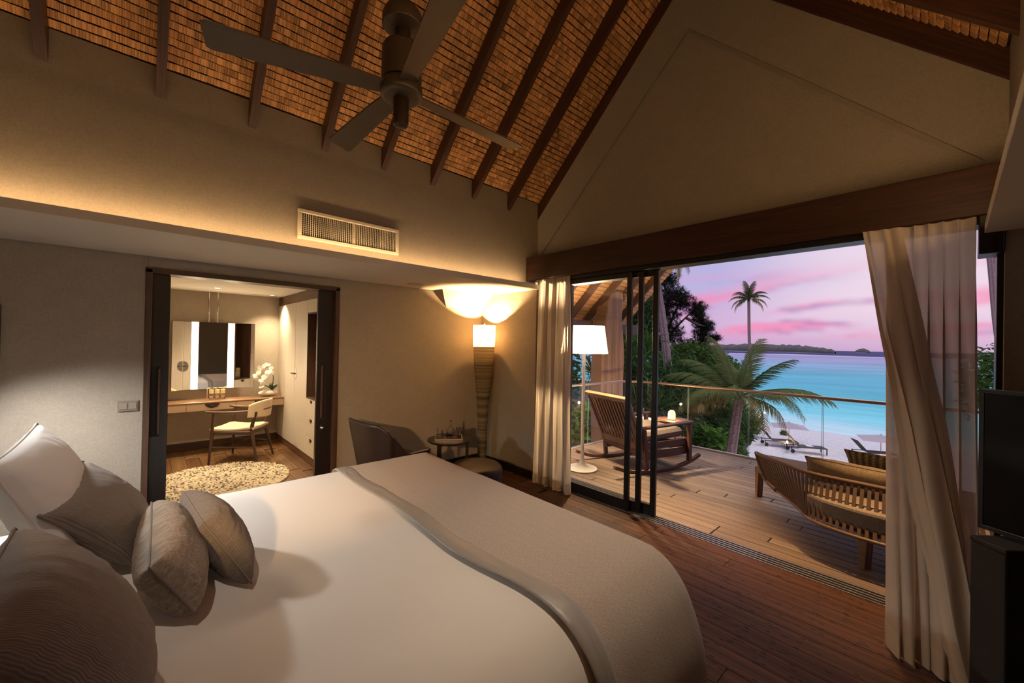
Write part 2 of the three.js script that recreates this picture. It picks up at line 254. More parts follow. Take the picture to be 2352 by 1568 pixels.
// ---- wall with the opening to the deck
struct('wall_far_left', span(3.44, 3.66, -0.2, YS + 0.05, ZL, -3.335, 0.002), Mt.wall);
struct('wall_far_right', span(3.44, 3.66, -0.2, YS + 0.05, 0.19, ZCL + 0.2, 0.002), Mt.wall);
struct('baseboard_far_left', span(3.418, 3.4395, 0, 0.10, ZL + 0.02, -3.335, 0.003), Mt.darkDoor);
struct('baseboard_left', [span(DX1 + 0.04, 3.44, 0, 0.10, ZL, ZL + 0.02, 0.003), span(XH, DX0 - 0.04, 0, 0.10, ZL, ZL + 0.02, 0.003)], Mt.darkDoor);
{
  const g = structGroup('wall_far_gable'), zc = -1.655;
  // backing, then two raised fields with a shadow groove between them
  const put = (a, b, c) => [XG + 0.02 + c, b, a];
  part('wall_panel', prism([[ZU - 0.18, 2.37], [ZC + 0.2, 2.37], [ZC + 0.2, 3.36], [zc, 5.3], [ZU - 0.18, 3.36]], 0.16, put), Mt.wall, g);
  const top = 4.475;
  part('raised_panel', prism([[-3.385, 2.62], [0.075, 2.62], [0.075, 2.735], [zc, top], [-3.385, 2.735]], 0.02, (a, b, c) => [XG + c, b, a], 0), Mt.wall, g);
  part('raised_border', [prism([[ZU, 2.62], [-3.43, 2.62], [-3.43, 2.735], [zc, top + 0.045], [zc, 5.1], [ZU, 3.24]], 0.02, (a, b, c) => [XG + c, b, a]), prism([[0.12, 2.62], [ZC, 2.62], [ZC, 3.24], [zc, 5.1], [zc, top + 0.045], [0.12, 2.735]], 0.02, (a, b, c) => [XG + c, b, a])], Mt.wall, g);
}
struct('beam', span(3.42, 3.66, 2.366, 2.645, ZU, 0.19, 0.006, 'z'), Mt.beam);
struct('trim_2', span(3.42, 3.60, 2.150, 2.366, 0.097, 0.188, 0.004), Mt.darkDoor);
// ---- right-hand side over and behind the camera
struct('ceiling_soffit_right', span(XH, 3.35, YS, YS + 0.054, 0.115, ZCL, 0.002), Mt.ceilPaint);
struct('wall_right_upper', span(XH - 0.2, 3.8, YS + 0.055, 3.36, ZC, ZC + 0.18), Mt.wall);
struct('wall_right', span(XH - 0.2, 3.66, -0.2, YS + 0.06, ZCL, ZCL + 0.2), Mt.wall);
struct('wall_back', prism([[ZL - 0.16, -0.2], [ZCL + 0.2, -0.2], [ZCL + 0.2, 2.3], [ZC + 0.15, 2.3], [ZC + 0.15, 3.36], [-1.655, 5.25], [ZU - 0.15, 3.36], [ZU - 0.15, 2.3], [ZL - 0.16, 2.3]], 0.2, (a, b, c) => [XH - 0.2 + c, b, a]), Mt.wall);

// ---- thatched roof: rafters, ridge and courses of folded leaf tiles
const K = Math.SQRT1_2, LZ = (z) => z + 6.86, RZ = (z) => 3.36 - z + 0.2;       // underside of the thatch, left and right slopes
const ridgeZ = -1.655;
function rafterGeo(z0, z1, left, x, w = 0.05, depth = 0.19) {                   // vertical depth below the thatch
  const y = left ? LZ : RZ; return uvBox(prism([[z0, y(z0)], [z1, y(z1)], [z1, y(z1) - depth], [z0, y(z0) - depth]], w, (a, b, c) => [x + c, b, a]), 'y', x * 1.7, x * 0.9);
}
function rafterUV(g, left) { const p = g.attributes.position, u = g.attributes.uv; for (let i = 0; i < p.count; i++) { const z = p.getZ(i), y = p.getY(i), s = left ? (z + y) * K : (y - z) * K, t = left ? (y - z) * K : (y + z) * K; u.setXY(i, s + p.getX(i) * 3.1, t + p.getX(i)); } return g; }
const rafX = []; for (let i = -3; i <= 14; i++) rafX.push(0.033 + i * 0.5108);
for (const x of rafX) {
  const out = x > 3.65, edge = Math.abs(x - (0.033 + 7 * 0.5108)) < 0.01;
  if (x < XH + 0.02 || x > 7.7) continue;
  const end = x > 7.55, w = end ? 0.07 : 0.05;
  struct('rafter', rafterUV(rafterGeo(out ? -4.72 : ZU - 0.02, ridgeZ, true, x - (end ? 0.02 : 0), w), true), Mt.rafter);
  struct('rafter', rafterUV(rafterGeo(out ? 1.4 : ZC + 0.02, ridgeZ, false, x - (end ? 0.02 : 0), w), false), Mt.rafter);
}
struct('ridge_beam', span(XH, 7.6, 4.86, 5.05, ridgeZ - 0.04, ridgeZ + 0.04, 0.004, 'x'), Mt.rafter);
const thatchMap = rep(T.thatch, 4.2, 4.2);
const thatchMats = [[0.78, 0.41, 0.165], [0.64, 0.32, 0.125], [0.86, 0.47, 0.20], [0.50, 0.24, 0.095], [0.72, 0.36, 0.14]].map((c) => M(c, { map: thatchMap, roughness: 0.8, bumpMap: thatchMap, bumpScale: 0.001 }));
const thatchAny = M([0.86, 0.47, 0.20], { map: thatchMap, roughness: 0.8, bumpMap: thatchMap, bumpScale: 0.001 }), thatchBack = M([0.03, 0.016, 0.010], { roughness: 0.95 });
{
  const L = structGroup('ceiling'), slab = (x0, x1, za, zb, left) => { const y = left ? LZ : RZ; return prism([[za, y(za) + 0.02], [zb, y(zb) + 0.02], [zb, y(zb) + 0.3], [za, y(za) + 0.3]], x1 - x0, (a, b, c) => [x0 + c, b, a]); };
  part('thatch_backing', [slab(XH - 0.3, 7.66, ZU - 0.02, ridgeZ + 0.15, true), slab(XH - 0.3, 7.66, ZC + 0.02, ridgeZ - 0.15, false), slab(3.66, 7.66, -4.95, ZU - 0.02, true), slab(3.66, 7.66, 1.7, ZC + 0.02, false)], thatchBack, L);
  // tiles: 4.4 cm wide, one course every 4.9 cm up the slope; the lower edge stands away from the slope
  const r = rng(5), geos = [0, 1, 2, 3].map((k) => { const g = cbox(0.0419, 0.013, 0.0412, 0, 0, 0, 0.001, 'z'), u = g.attributes.uv; for (let i = 0; i < u.count; i++) { const a = u.getX(i), b = u.getY(i); u.setXY(i, b + k * 0.21 + 0.07, a + k * 0.37); } return g; });
  const courses = Math.floor(2.62 / 0.049), single = [], mass = [[], [], [], []], tint = [[], [], [], []];
  const eye = camera.position, look = V(); camera.updateMatrixWorld(); camera.getWorldDirection(look); const fr = new THREE.Frustum().setFromProjectionMatrix(new THREE.Matrix4().multiplyMatrices(camera.projectionMatrix, camera.matrixWorldInverse.copy(camera.matrixWorld).invert()));
  const toneRow = [];
  for (const left of [true, false]) for (let c = 0; c < courses; c++) for (let bay = -3; bay < 7; bay++) {
    const xa = 0.033 + bay * 0.5108 + 0.05, n = 11, wv = 0.4608 / n;
    for (let k = 0; k < n; k++) {
      const x = xa + (k + 0.5) * wv, s = 0.02 + (c + 0.5) * 0.049 + 0.003 * Math.sin(x * 3.1 + c * 0.7) + rr(-0.0015, 0.0015, r);
      if (x < XH) continue;
      const z = left ? ZU + s * K : ZC - s * K, y = left ? LZ(z) : RZ(z); if (s > 2.6) continue;
      const tone = clamp(0.90 + 0.26 * (h2(Math.floor((k + bay * 11) / 3), c, 9) - 0.5) + 0.15 * (r() - 0.5) + 0.5 * (free(x * 1.6, s * 3, 3) - 0.47) - (r() < 0.035 ? 0.3 : 0), 0.4, 1.2);
      const tilt = (left ? -Math.PI / 4 : Math.PI / 4) + (left ? -0.2 : 0.2), P = V(x, y - 0.004, z), d = P.distanceTo(eye), q = mat4(P.x, P.y, P.z, 0, tilt, 0, V(1, 1, 1)), kind = Math.floor(r() * 4);
      const item = { q, d, tone, kind, P, inn: fr.containsPoint(P) };
      if (item.inn && left) single.push(item); else { mass[kind].push(q); tint[kind].push(new THREE.Color().setRGB(tone, tone * 0.97, tone * 0.92)); }
    }
  }
  single.sort((a, b) => a.d - b.d);
  single.forEach((t, i) => {
    if (i < 290) { const m = part('thatch_tile', geos[t.kind], thatchMats[t.tone > 1.0 ? 2 : t.tone > 0.9 ? 0 : t.tone > 0.8 ? 4 : t.tone > 0.65 ? 1 : 3], L); m.applyMatrix4(t.q); }
    else { mass[t.kind].push(t.q); tint[t.kind].push(new THREE.Color().setRGB(t.tone, t.tone * 0.97, t.tone * 0.92)); }
  });
  mass.forEach((q, k) => { if (q.length) stuffCopies('thatch_courses', geos[k], thatchAny, q, tint[k], L); });
  // the wider courses under the eaves outside
  const wide = cbox(0.44, 0.018, 0.074, 0, 0, 0, 0.004, 'z'), qs = [], cs = [];
  for (let bay = 7; bay < 15; bay++) for (const left of [true, false]) for (let c = 0; c < 52; c++) {
    const s = c * 0.083 + 0.03, z = left ? -4.9 + s * K : 1.6 - s * K; if (left ? z > ridgeZ : z < ridgeZ) continue;
    qs.push(mat4(0.033 + bay * 0.5108 + 0.28, (left ? LZ(z) : RZ(z)) - 0.006, z, 0, (left ? -1 : 1) * (Math.PI / 4 + 0.14), 0, V(1.05, 1, 1))); const t = 0.75 + 0.35 * (r() - 0.5); cs.push(new THREE.Color().setRGB(t, t, t * 0.95));
  }
  stuffCopies('eave_thatch', wide, thatchAny, qs, cs, L);
}

// ---- hidden light strips along both soffits
{
  const a = thing('cove_light', 'hidden warm light strip lying on the soffit ledge along the left wall', 'light strip', [0.95, YS + 0.056, -3.40]);
  part('diffuser', [span(-2.3, 2.40, 0, 0.008, -0.012, 0.012, 0.002)], M([0.9, 0.8, 0.6], { emissive: new THREE.Color(1, 0.72, 0.4), emissiveIntensity: 1.5, roughness: 0.6 }), a);
  part('channel', [span(-2.3, 2.40, -0.001, 0.012, 0.0125, 0.016, 0.001)], Mt.white, a);
  rect(a, SOFT, POWER.cove * 10, 4.7, 0.02, V(0.05, 0.014, 0), V(1.0, YS + 0.22, -3.52));
  const b = thing('cove_light', 'hidden warm light strip on the narrow ledge above the camera, right-hand wall', 'light strip', [0.95, YS + 0.056, 0.150]);
  part('diffuser', [span(-2.3, 2.2, 0, 0.008, -0.012, 0.012, 0.002)], M([0.9, 0.8, 0.6], { emissive: new THREE.Color(1, 0.66, 0.33), emissiveIntensity: 1.5, roughness: 0.6 }), b);
  rect(b, WARM, POWER.coveFar * 10, 4.5, 0.02, V(-0.05, 0.014, 0), V(0.9, 4.5, -1.3));
}
// ---- pocket doors to the dressing room
{
  const t = 0.03;
  struct('trim_3', [span(DX0 - 0.012, DX0 + t, 0, DY, ZL - WT - 0.012, ZL + 0.014), span(DX1 - t, DX1 + 0.012, 0, DY, ZL - WT - 0.012, ZL + 0.014), span(DX0 - 0.012, DX1 + 0.012, DY - t, DY + 0.012, ZL - WT - 0.012, ZL + 0.014)], Mt.frameWood);
  for (const [x0, x1, hx, lock] of [[DX0 + t, 0.166, 0.085, false], [1.332, DX1 - t, 1.40, true]]) {
    const d = structGroup('door_' + (lock ? 2 : 1)), zc = ZL - 0.075;
    part('door_leaf', [span(x0, x1, 0.012, DY - t - 0.003, zc - 0.022, zc + 0.022, 0.003, 'y')], Mt.darkDoor, d);
    const h = part('pull_plate', [span(hx - 0.03, hx + 0.03, 0.78, 1.36, zc + 0.0222, zc + 0.026, 0.001)], Mt.blackMatte, d);
    part('pull_grip', [span(lock ? hx - 0.03 : hx + 0.012, lock ? hx - 0.012 : hx + 0.03, 0.80, 1.34, zc + 0.026, zc + 0.05, 0.004)], Mt.frameWood, h);
    if (lock) part('lock_knob', [place(lathe([[0, 0], [0.022, 0], [0.024, 0.006], [0.014, 0.016], [0.01, 0.022], [0, 0.024]], 20), hx - 0.005, 0.69, zc + 0.022, 0, Math.PI / 2)], Mt.steel, d);
  }
}
// ---- glazed sliding doors, stacked to the left of the opening, and their threshold
{
  const th = structGroup('trim_4'), xs = 3.466;
  part('sill', span(3.462, 3.625, -0.15, -0.012, -3.335, 0.19, 0.001), Mt.black, th);
  for (let i = 0; i < 5; i++) part('track_rail', span(xs + i * 0.036, xs + i * 0.036 + 0.008, -0.012, 0.003, -3.335, 0.19, 0.001), Mt.steel, th);
  part('head', span(3.47, 3.62, 2.325, 2.366, -3.335, 0.19, 0.002), Mt.black, th);
  [[3.500, -3.20, -2.10], [3.540, -3.10, -2.0], [3.580, -2.95, -1.868]].forEach(([x, z0, z1], i) => {
    const d = structGroup('door_' + (3 + i)), y0 = 0.006, y1 = 2.322, s = 0.052, w = 0.016;
    part('stile', span(x - w, x + w, y0, y1, z0, z0 + s, 0.003), Mt.black, d); part('stile', span(x - w, x + w, y0, y1, z1 - s, z1, 0.003), Mt.black, d);
    part('rail', span(x - w, x + w, y0, y0 + 0.10, z0 + s, z1 - s, 0.003), Mt.black, d); part('rail', span(x - w, x + w, y1 - 0.05, y1, z0 + s, z1 - s, 0.003), Mt.black, d);
    part('pane', new THREE.PlaneGeometry(z1 - z0 - 2 * s, y1 - y0 - 0.15).rotateY(-Math.PI / 2).translate(x, (y0 + 0.1 + y1 - 0.05) / 2, (z0 + z1) / 2), Mt.glass, d);
  });
  struct('door_frame', [span(3.47, 3.62, 0, 2.366, -3.335, -3.30, 0.002), span(3.47, 3.62, 0, 2.366, 0.165, 0.19, 0.002)], Mt.black);
}
// ================================================================ bed, cushions, curtains
const sheetMat = M([0.80, 0.76, 0.70], { roughness: 0.82, bumpMap: rep(T.wrinkle, 0.9, 0.9), bumpScale: 0.004 });
const whiteCase = M([0.78, 0.75, 0.71], { roughness: 0.8, bumpMap: rep(T.wrinkle, 1.6, 1.6), bumpScale: 0.006 });
const throwMat = M([0.72, 0.61, 0.51], { map: rep(T.knit, 15, 15), roughness: 0.95, bumpMap: rep(T.knit, 15, 15), bumpScale: 0.0016 });
const satinMat = M([0.34, 0.31, 0.275], { roughness: 0.42, bumpMap: rep(T.wrinkle, 2.2, 2.2), bumpScale: 0.004 });
const ribMat = M([0.34, 0.285, 0.24], { map: rep(T.rib, 5.2, 2), roughness: 0.92, bumpMap: rep(T.rib, 5.2, 2), bumpScale: 0.0012 });
const tweed = M([0.44, 0.36, 0.285], { map: rep(T.knit, 5, 5), roughness: 0.95, bumpMap: rep(T.knit, 5, 5), bumpScale: 0.0022 });
const greyCotton = M([0.24, 0.20, 0.17], { map: rep(T.weave, 8, 8), roughness: 0.9, bumpMap: rep(T.wrinkle, 2, 2), bumpScale: 0.004 });
const seamMat = M([0.20, 0.17, 0.14], { roughness: 0.9 });
{
  // cross-section of the made bed in (z, y), from the far hem over the top to the near hem
  const sec = new THREE.CatmullRomCurve3([[-3.30, 0.12], [-3.285, 0.32], [-3.25, 0.50], [-3.19, 0.585], [-3.08, 0.615], [-2.6, 0.622], [-2.0, 0.624], [-1.4, 0.622], [-1.08, 0.61], [-0.93, 0.574], [-0.835, 0.50], [-0.765, 0.36], [-0.73, 0.22], [-0.715, 0.06]].map(([z, y]) => V(0, y, z)), false, 'centripetal');
  const secN = 150, pts = sec.getSpacedPoints(secN), at = (t) => { const k = clamp(t, 0, 1) * secN, i = Math.min(Math.floor(k), secN - 1); return pts[i].clone().lerp(pts[i + 1], k - i); };
  const topY = 0.622, nrm = (t) => { const a = at(t - 0.01), b = at(t + 0.01), d = b.sub(a); return V(0, d.z, -d.y).normalize(); };
  const foot = 1.90, r = 0.10;
  const over = (x, t, lift) => {                        // x beyond the foot edge runs down the end of the bed
    const p = at(t).addScaledVector(nrm(t), lift); const L = x - (foot - r);
    const wv = 0.006 * (free(x * 2.2, p.z * 2.1, 13) - 0.47) + 0.004 * (free(x * 6, p.z * 5, 14) - 0.47); const k = sstep(0.3, 0.58, p.y); p.y += k * wv; p.z += (1 - k) * 2.2 * wv;
    if (L <= 0) { p.x = x; return p; }
    const a = Math.min(L / r, Math.PI / 2), d = L > r * Math.PI / 2 ? L - r * Math.PI / 2 : 0; const drop = r * (1 - Math.cos(a)) + d, inset = r * 0.9 * (1 - Math.cos(a));
    p.x = foot - r + (r + lift) * Math.sin(a) + 0.02 * d; p.y = Math.min(p.y, topY + lift - drop); const zc = -2.0; p.z = zc + (p.z - zc) * (1 - inset / 1.2); return p;
  };
  const bed = thing('bed', 'wide made-up double bed with smooth white duvet beside the window', 'bed', [0, 0, 0]);
  part('bed_base', [span(-0.62, 1.78, 0.04, 0.22, -3.15, -0.9, 0.01)], Mt.walnutDark, bed);
  part('mattress', [span(-0.62, 1.76, 0.221, 0.55, -3.14, -1.0, 0.06)], Mt.white, bed);
  part('duvet', sheet((s, t) => over(lerp(-0.62, foot - r + 0.62, s), t, 0), 130, 150, 0, 2.6, 3), sheetMat, bed);
  part('headboard', [span(-0.78, -0.66, 0, 1.0, -3.3, -0.7, 0.03)], wood([0.2, 0.1, 0.05], 0.5), bed);
  const tx = (t) => 1.105 + 0.012 * Math.sin(t * 17) + 0.05 * sstep(0.62, 0.8, t) - 0.02 * sstep(0.0, 0.2, t);
  const t0 = 0.035, t1 = 0.985;
  const th = thing('bed_throw', 'taupe knitted bed throw with grey satin border across the foot of bed', 'throw', [0, 0, 0]);
  part('blanket', sheet((s, t) => { const q = lerp(t0, t1, t); return over(lerp(tx(q), 1.895 - 0.02 * Math.sin(q * 9), s), q, 0.014 + 0.004 * free(s * 6, q * 14, 3)); }, 46, 170, 0.006, 0.85, 3), throwMat, th);
  part('satin_border', sheet((s, t) => { const q = lerp(t0, t1, t); return over(tx(q) - 0.004 + s * (0.098 + 0.006 * Math.sin(q * 40)), q, 0.021 + 0.005 * free(s * 5, q * 30, 7) - 0.006 * Math.pow(Math.abs(2 * s - 1), 6)); }, 14, 220, 0.004, 0.1, 3), satinMat, th);
}
// a stuffed cushion between four corners, listed round the edge (far top, near top, near bottom, far bottom)
function cushion(c, thick, o = {}) {
  const [A, B, C, D] = c.map((p) => V(...p)), nx = o.n || 44, pinch = o.pinch ?? 0.09, pw = o.pw ?? 2.2, sd = o.seed || 1;
  const P = (u, v) => { const a = A.clone().lerp(B, u), b = D.clone().lerp(C, u); return a.lerp(b, v); };
  const N = B.clone().sub(A).cross(D.clone().sub(A)).normalize();
  const side = (sg) => sheet((s, t) => {
    const a = 2 * s - 1, b = 2 * t - 1, u = 0.5 + 0.5 * a * (1 - pinch * (1 - b * b) * Math.abs(a) ** 1.5), v = 0.5 + 0.5 * b * (1 - pinch * (1 - a * a) * Math.abs(b) ** 1.5);   // edges drawn in between the corners
    const f = Math.pow((1 - Math.abs(a) ** pw) * (1 - Math.abs(b) ** pw), o.q ?? 0.46), e = 1 - Math.max(Math.abs(a), Math.abs(b));
    const wr = (free(a * 2.2 + sd * 7, b * 2.2, sd) - 0.47) * 0.03 * sstep(0, 0.25, e) + (free(a * 9 + sd, b * 2.2 + sd, sd + 3) - 0.47) * 0.02 * sstep(0.1, 0.7, Math.abs(b)) * sstep(0, 0.06, e) + (free(a * 2.2 + sd, b * 9 + sd, sd + 5) - 0.47) * 0.02 * sstep(0.1, 0.7, Math.abs(a)) * sstep(0, 0.06, e);
    return P(u, v).addScaledVector(N, sg * (thick * f + wr * thick * 5));
  }, nx, nx, 0, A.distanceTo(B), A.distanceTo(D));
  const f = side(1), b = side(-1), ix = b.index.array; for (let i = 0; i < ix.length; i += 3) { const k = ix[i]; ix[i] = ix[i + 1]; ix[i + 1] = k; } b.computeVertexNormals();
  const p0 = f.attributes.position, fa = V().fromBufferAttribute(f.attributes.normal, Math.floor(p0.count / 2)); if (fa.dot(N) < 0) for (const g of [f, b]) { const q = g.index.array; for (let i = 0; i < q.length; i += 3) { const k = q[i]; q[i] = q[i + 1]; q[i + 1] = k; } g.computeVertexNormals(); }
  const rim = []; const K2 = 28; for (let e = 0; e < 4; e++) for (let i = 0; i < K2; i++) { const k = i / K2, [s, t] = [[k, 0], [1, k], [1 - k, 1], [0, 1 - k]][e], a = 2 * s - 1, bb = 2 * t - 1; rim.push(P(0.5 + 0.5 * a * (1 - pinch * (1 - bb * bb) * Math.abs(a) ** 1.5), 0.5 + 0.5 * bb * (1 - pinch * (1 - a * a) * Math.abs(bb) ** 1.5))); }
  const pipe = new THREE.TubeGeometry(new THREE.CatmullRomCurve3(rim, true), 160, o.pipe ?? 0.005, 6, true);
  return [merge([f, b]), pipe];
}
function pillow(name, c, thick, mat, pipeMat, label, cat, o) {
  const [g, p] = cushion(c, thick, o), m = thing(name, label, cat, [0, 0, 0]); part('cover', g, mat, m); part('piping', p, pipeMat, m); return m;
}
pillow('pillow', [[-0.375, 1.165, -3.03], [-0.38, 1.15, -2.2], [-0.17, 0.665, -2.2], [-0.16, 0.67, -3.0]], 0.105, whiteCase, whiteCase, 'plump white pillow leaning at the far side behind the dark cushions', 'pillow', { seed: 2, pinch: 0.05 });
pillow('pillow', [[-0.46, 1.10, -2.17], [-0.46, 1.09, -1.38], [-0.34, 0.665, -1.38], [-0.34, 0.665, -2.17]], 0.08, whiteCase, whiteCase, 'white pillow of which only a corner shows at the left edge', 'pillow', { seed: 5, pinch: 0.05 });
pillow('cushion', [[-0.205, 0.985, -2.87], [-0.265, 0.945, -2.22], [-0.01, 0.655, -2.27], [0.035, 0.67, -2.87]], 0.098, ribMat, seamMat, 'dark grey ribbed cushion nearest the doorway, below the white pillow', 'cushion', { seed: 3, pinch: 0.06 });
pillow('cushion', [[-0.255, 1.055, -1.77], [-0.27, 1.04, -1.14], [0.0, 0.655, -1.16], [-0.01, 0.66, -1.72]], 0.135, ribMat, seamMat, 'big dark grey ribbed cushion closest to the camera', 'cushion', { seed: 4, pinch: 0.05 });
pillow('cushion', [[0.045, 0.835, -2.50], [0.03, 0.83, -1.80], [0.15, 0.665, -1.72], [0.17, 0.665, -2.46]], 0.098, tweed, seamMat, 'oblong speckled taupe cushion lying between the dark ones and the small grey one', 'cushion', { seed: 6, pinch: 0.03, pw: 3.2, q: 0.38, pipe: 0.004 });
pillow('cushion', [[0.155, 0.86, -2.50], [0.20, 0.83, -2.10], [0.33, 0.65, -1.83], [0.33, 0.66, -2.30]], 0.095, greyCotton, seamMat, 'small plain grey cushion standing frontmost on the white duvet', 'cushion', { seed: 7, pinch: 0.06, pw: 2.5, q: 0.42, pipe: 0.004 });

// ---------------------------------------------------------------- sheer curtains
const sheer = M([0.70, 0.61, 0.50], { phys: true, roughness: 0.86, transmission: 0.36, thickness: 0, ior: 1.1, specularIntensity: 0.1 });
const sheerHem = M([0.74, 0.65, 0.53], { phys: true, roughness: 0.9, transmission: 0.4, thickness: 0, ior: 1.1, specularIntensity: 0.1 });
{
  const c = thing('curtain', 'cream sheer curtain gathered at the left of the glass doors', 'curtain', [0, 0, 0]);
  const f = (s, t) => { const z0 = lerp(-3.33, -3.30, t), z1 = lerp(-2.84, -2.755, t), z = lerp(z0, z1, s + 0.012 * Math.sin(s * 40)), gather = 0.4 + 0.6 * sstep(0, 0.2, t); return V(lerp(3.448, 3.392, t) + gather * (0.026 * Math.sin(s * 58 + 0.5 * Math.sin(t * 3)) + 0.014 * Math.sin(s * 23 + t * 2)), lerp(2.364, 0.012, t), z + 0.006 * Math.sin(t * 9 + s * 30)); };
  part('panel', sheet(f, 180, 46, 0, 1.6, 2.4), sheer, c); part('hem', sheet((s, t) => f(s, lerp(0.957, 1, t)).add(V(-0.002, 0, 0)), 180, 3, 0), sheerHem, c);
}
{
  const c = thing('curtain', 'cream sheer curtain billowing into the room at the right of the opening', 'curtain', [0, 0, 0]);
  const B = (s, t) => {
    const bil = Math.pow(t, 1.5), x = lerp(3.43, 2.955 - 0.04 * s, bil), z = lerp(lerp(-0.30, 0.092, s), lerp(-0.222, 0.125, s), t), A = 0.012 + 0.022 * sstep(0, 0.3, t);
    return V(x + A * Math.sin(s * 44 + 1.2 * Math.sin(t * 2.6 + s * 3)) + 0.02 * sstep(0.1, 0.9, t) * Math.sin(s * 15 + 2), lerp(2.362, 0.014, t), z + 0.5 * A * Math.cos(s * 40 + t * 2));
  };
  part('panel', sheet(B, 170, 70, 0, 1.8, 2.4), sheer, c); part('hem', sheet((s, t) => B(s, lerp(0.952, 1, t)).add(V(-0.003, 0, 0)), 170, 3, 0), sheerHem, c);
  const mk = (l) => new THREE.CatmullRomCurve3(l.map((q) => V(...q)), false, 'centripetal');
  const Lc = mk([[3.41, 2.36, -0.396], [3.38, 2.05, -0.352], [3.33, 1.72, -0.302], [3.27, 1.427, -0.246], [3.17, 1.20, -0.205], [3.06, 0.78, -0.128], [2.98, 0.49, -0.055], [2.90, 0.26, -0.012], [2.82, 0.015, 0.055]]);
  const Rc = mk([[3.42, 2.36, -0.22], [3.37, 1.86, -0.135], [3.28, 1.50, -0.075], [3.18, 1.16, -0.005], [3.06, 0.74, 0.055], [2.95, 0.36, 0.10], [2.84, 0.012, 0.17]]);
  const Af = (s, t) => { const p = Lc.getPoint(t).lerp(Rc.getPoint(t), s), a = 0.012 + 0.03 * sstep(0, 0.5, t); p.x += -0.05 * Math.sin(s * Math.PI) * sstep(0.05, 0.5, t) + a * 0.5 * Math.sin(s * 19 + t * 2.2) - 0.02; p.z += a * 0.5 * Math.sin(s * 13 + 1 - t * 3); if (s < 0.07) p.z += 0.0018 * Math.sin(t * 150 + 2 * Math.sin(t * 40)) * sstep(0.35, 0.6, t) * (1 - s / 0.07); return p; };
  part('front_fold', sheet(Af, 90, 160, 0, 0.9, 2.4), sheer, c);
  part('leading_edge', sheet((s, t) => Af(s * 0.06, t).add(V(-0.003, 0, 0)), 6, 200, 0, 0.1, 2.4), sheer, c);
}
// ================================================================ things in the bedroom
{ // ceiling fan, at rest
  const f = thing('ceiling_fan', 'dark bronze ceiling fan with four blades on a long rod below ridge', 'fan', [0.824, 0, -1.655]);
  part('down_rod', [limb([[0, 4.9, 0], [0, 3.08, 0]], 0.018, 14, 1)], Mt.bronzeDark, f);
  part('canopy', [lathe([[0.0, 3.10], [0.022, 3.10], [0.045, 3.085], [0.078, 3.055], [0.088, 3.03], [0.088, 2.992], [0.083, 2.988], [0.045, 2.975], [0, 2.975]].reverse(), 40)], Mt.bronze, f);
  part('coupling', [lathe([[0, 2.88], [0.034, 2.88], [0.034, 2.985], [0, 2.985]], 28)], Mt.bronzeDark, f);
  part('motor_housing', [lathe([[0, 2.742], [0.082, 2.742], [0.086, 2.75], [0.086, 2.885], [0.078, 2.902], [0.05, 2.91], [0, 2.91]], 40)], Mt.bronze, f);
  part('hub_plate', [lathe([[0, 2.672], [0.07, 2.674], [0.088, 2.682], [0.092, 2.694], [0.09, 2.73], [0.084, 2.738], [0, 2.738]], 40)], Mt.bronze, f);
  part('end_cap', [lathe([[0, 2.552], [0.028, 2.553], [0.033, 2.558], [0.034, 2.673], [0, 2.673]], 28)], Mt.bronzeDark, f);
  const blade = prism([[0.075, -0.035], [0.2, -0.045], [0.5, -0.055], [0.69, -0.06], [0.71, -0.05], [0.71, 0.05], [0.69, 0.058], [0.5, 0.052], [0.2, 0.04], [0.075, 0.032]], 0.006, (a, b, c) => [a, c - b * 0.22, b], 0.001);
  for (const a of [0.02, 1.60, 2.86, 4.50]) { const m = part('blade', blade, Mt.bronze, f); m.position.y = 2.705; m.rotation.y = a; }
}
{ // air grille
  const g = thing('air_vent', 'cream air-conditioning grille with fine vertical fins high on left wall', 'vent', [0, 0, ZU]);
  const x0 = 0.885, x1 = 1.742, y0 = 2.402, y1 = 2.64, w = 0.03, cream = M([0.60, 0.53, 0.42], { roughness: 0.5 });
  part('frame', [span(x0, x1, y0, y0 + w, 0.002, 0.028, 0.004), span(x0, x1, y1 - w, y1, 0.002, 0.028, 0.004), span(x0, x0 + w, y0 + w, y1 - w, 0.002, 0.028, 0.004), span(x1 - w, x1, y0 + w, y1 - w, 0.002, 0.028, 0.004), span(1.32, 1.338, y0 + w, y1 - w, 0.002, 0.02, 0.002)], cream, g);
  part('backing', [span(x0 + w, x1 - w, y0 + w, y1 - w, 0.0005, 0.0015, 0.0004)], Mt.blackMatte, g);
  const fin = cbox(0.004, y1 - y0 - 2 * w, 0.013, 0, (y0 + y1) / 2, 0.0135, 0.001); const n = 50;
  for (let i = 1; i < n; i++) { const x = lerp(x0 + w, x1 - w, i / n); if (Math.abs(x - 1.329) < 0.012) continue; const m = part('fin', fin, cream, g); m.position.x = x; }
  part('cross_bars', [...Array(11)].map((_, i) => span(x0 + w, x1 - w, lerp(y0 + w, y1 - w, (i + 1) / 12) - 0.0015, lerp(y0 + w, y1 - w, (i + 1) / 12) + 0.0015, 0.002, 0.006, 0.0005)), cream, g);
}
{ // light switch
  const s = thing('light_switch', 'bronze light switch plate beside the dressing room doorway', 'switch', [-0.074, 1.055, ZL]), m = M([0.30, 0.26, 0.21], { roughness: 0.4, metalness: 0.6 });
  part('plate', [cbox(0.118, 0.082, 0.008, 0, 0, 0.0045, 0.002)], m, s);
  for (const x of [-0.027, 0.027]) part('rocker', [cbox(0.045, 0.05, 0.005, x, 0, 0.0112, 0.0015)], M([0.36, 0.31, 0.25], { roughness: 0.35, metalness: 0.5 }), s);
}
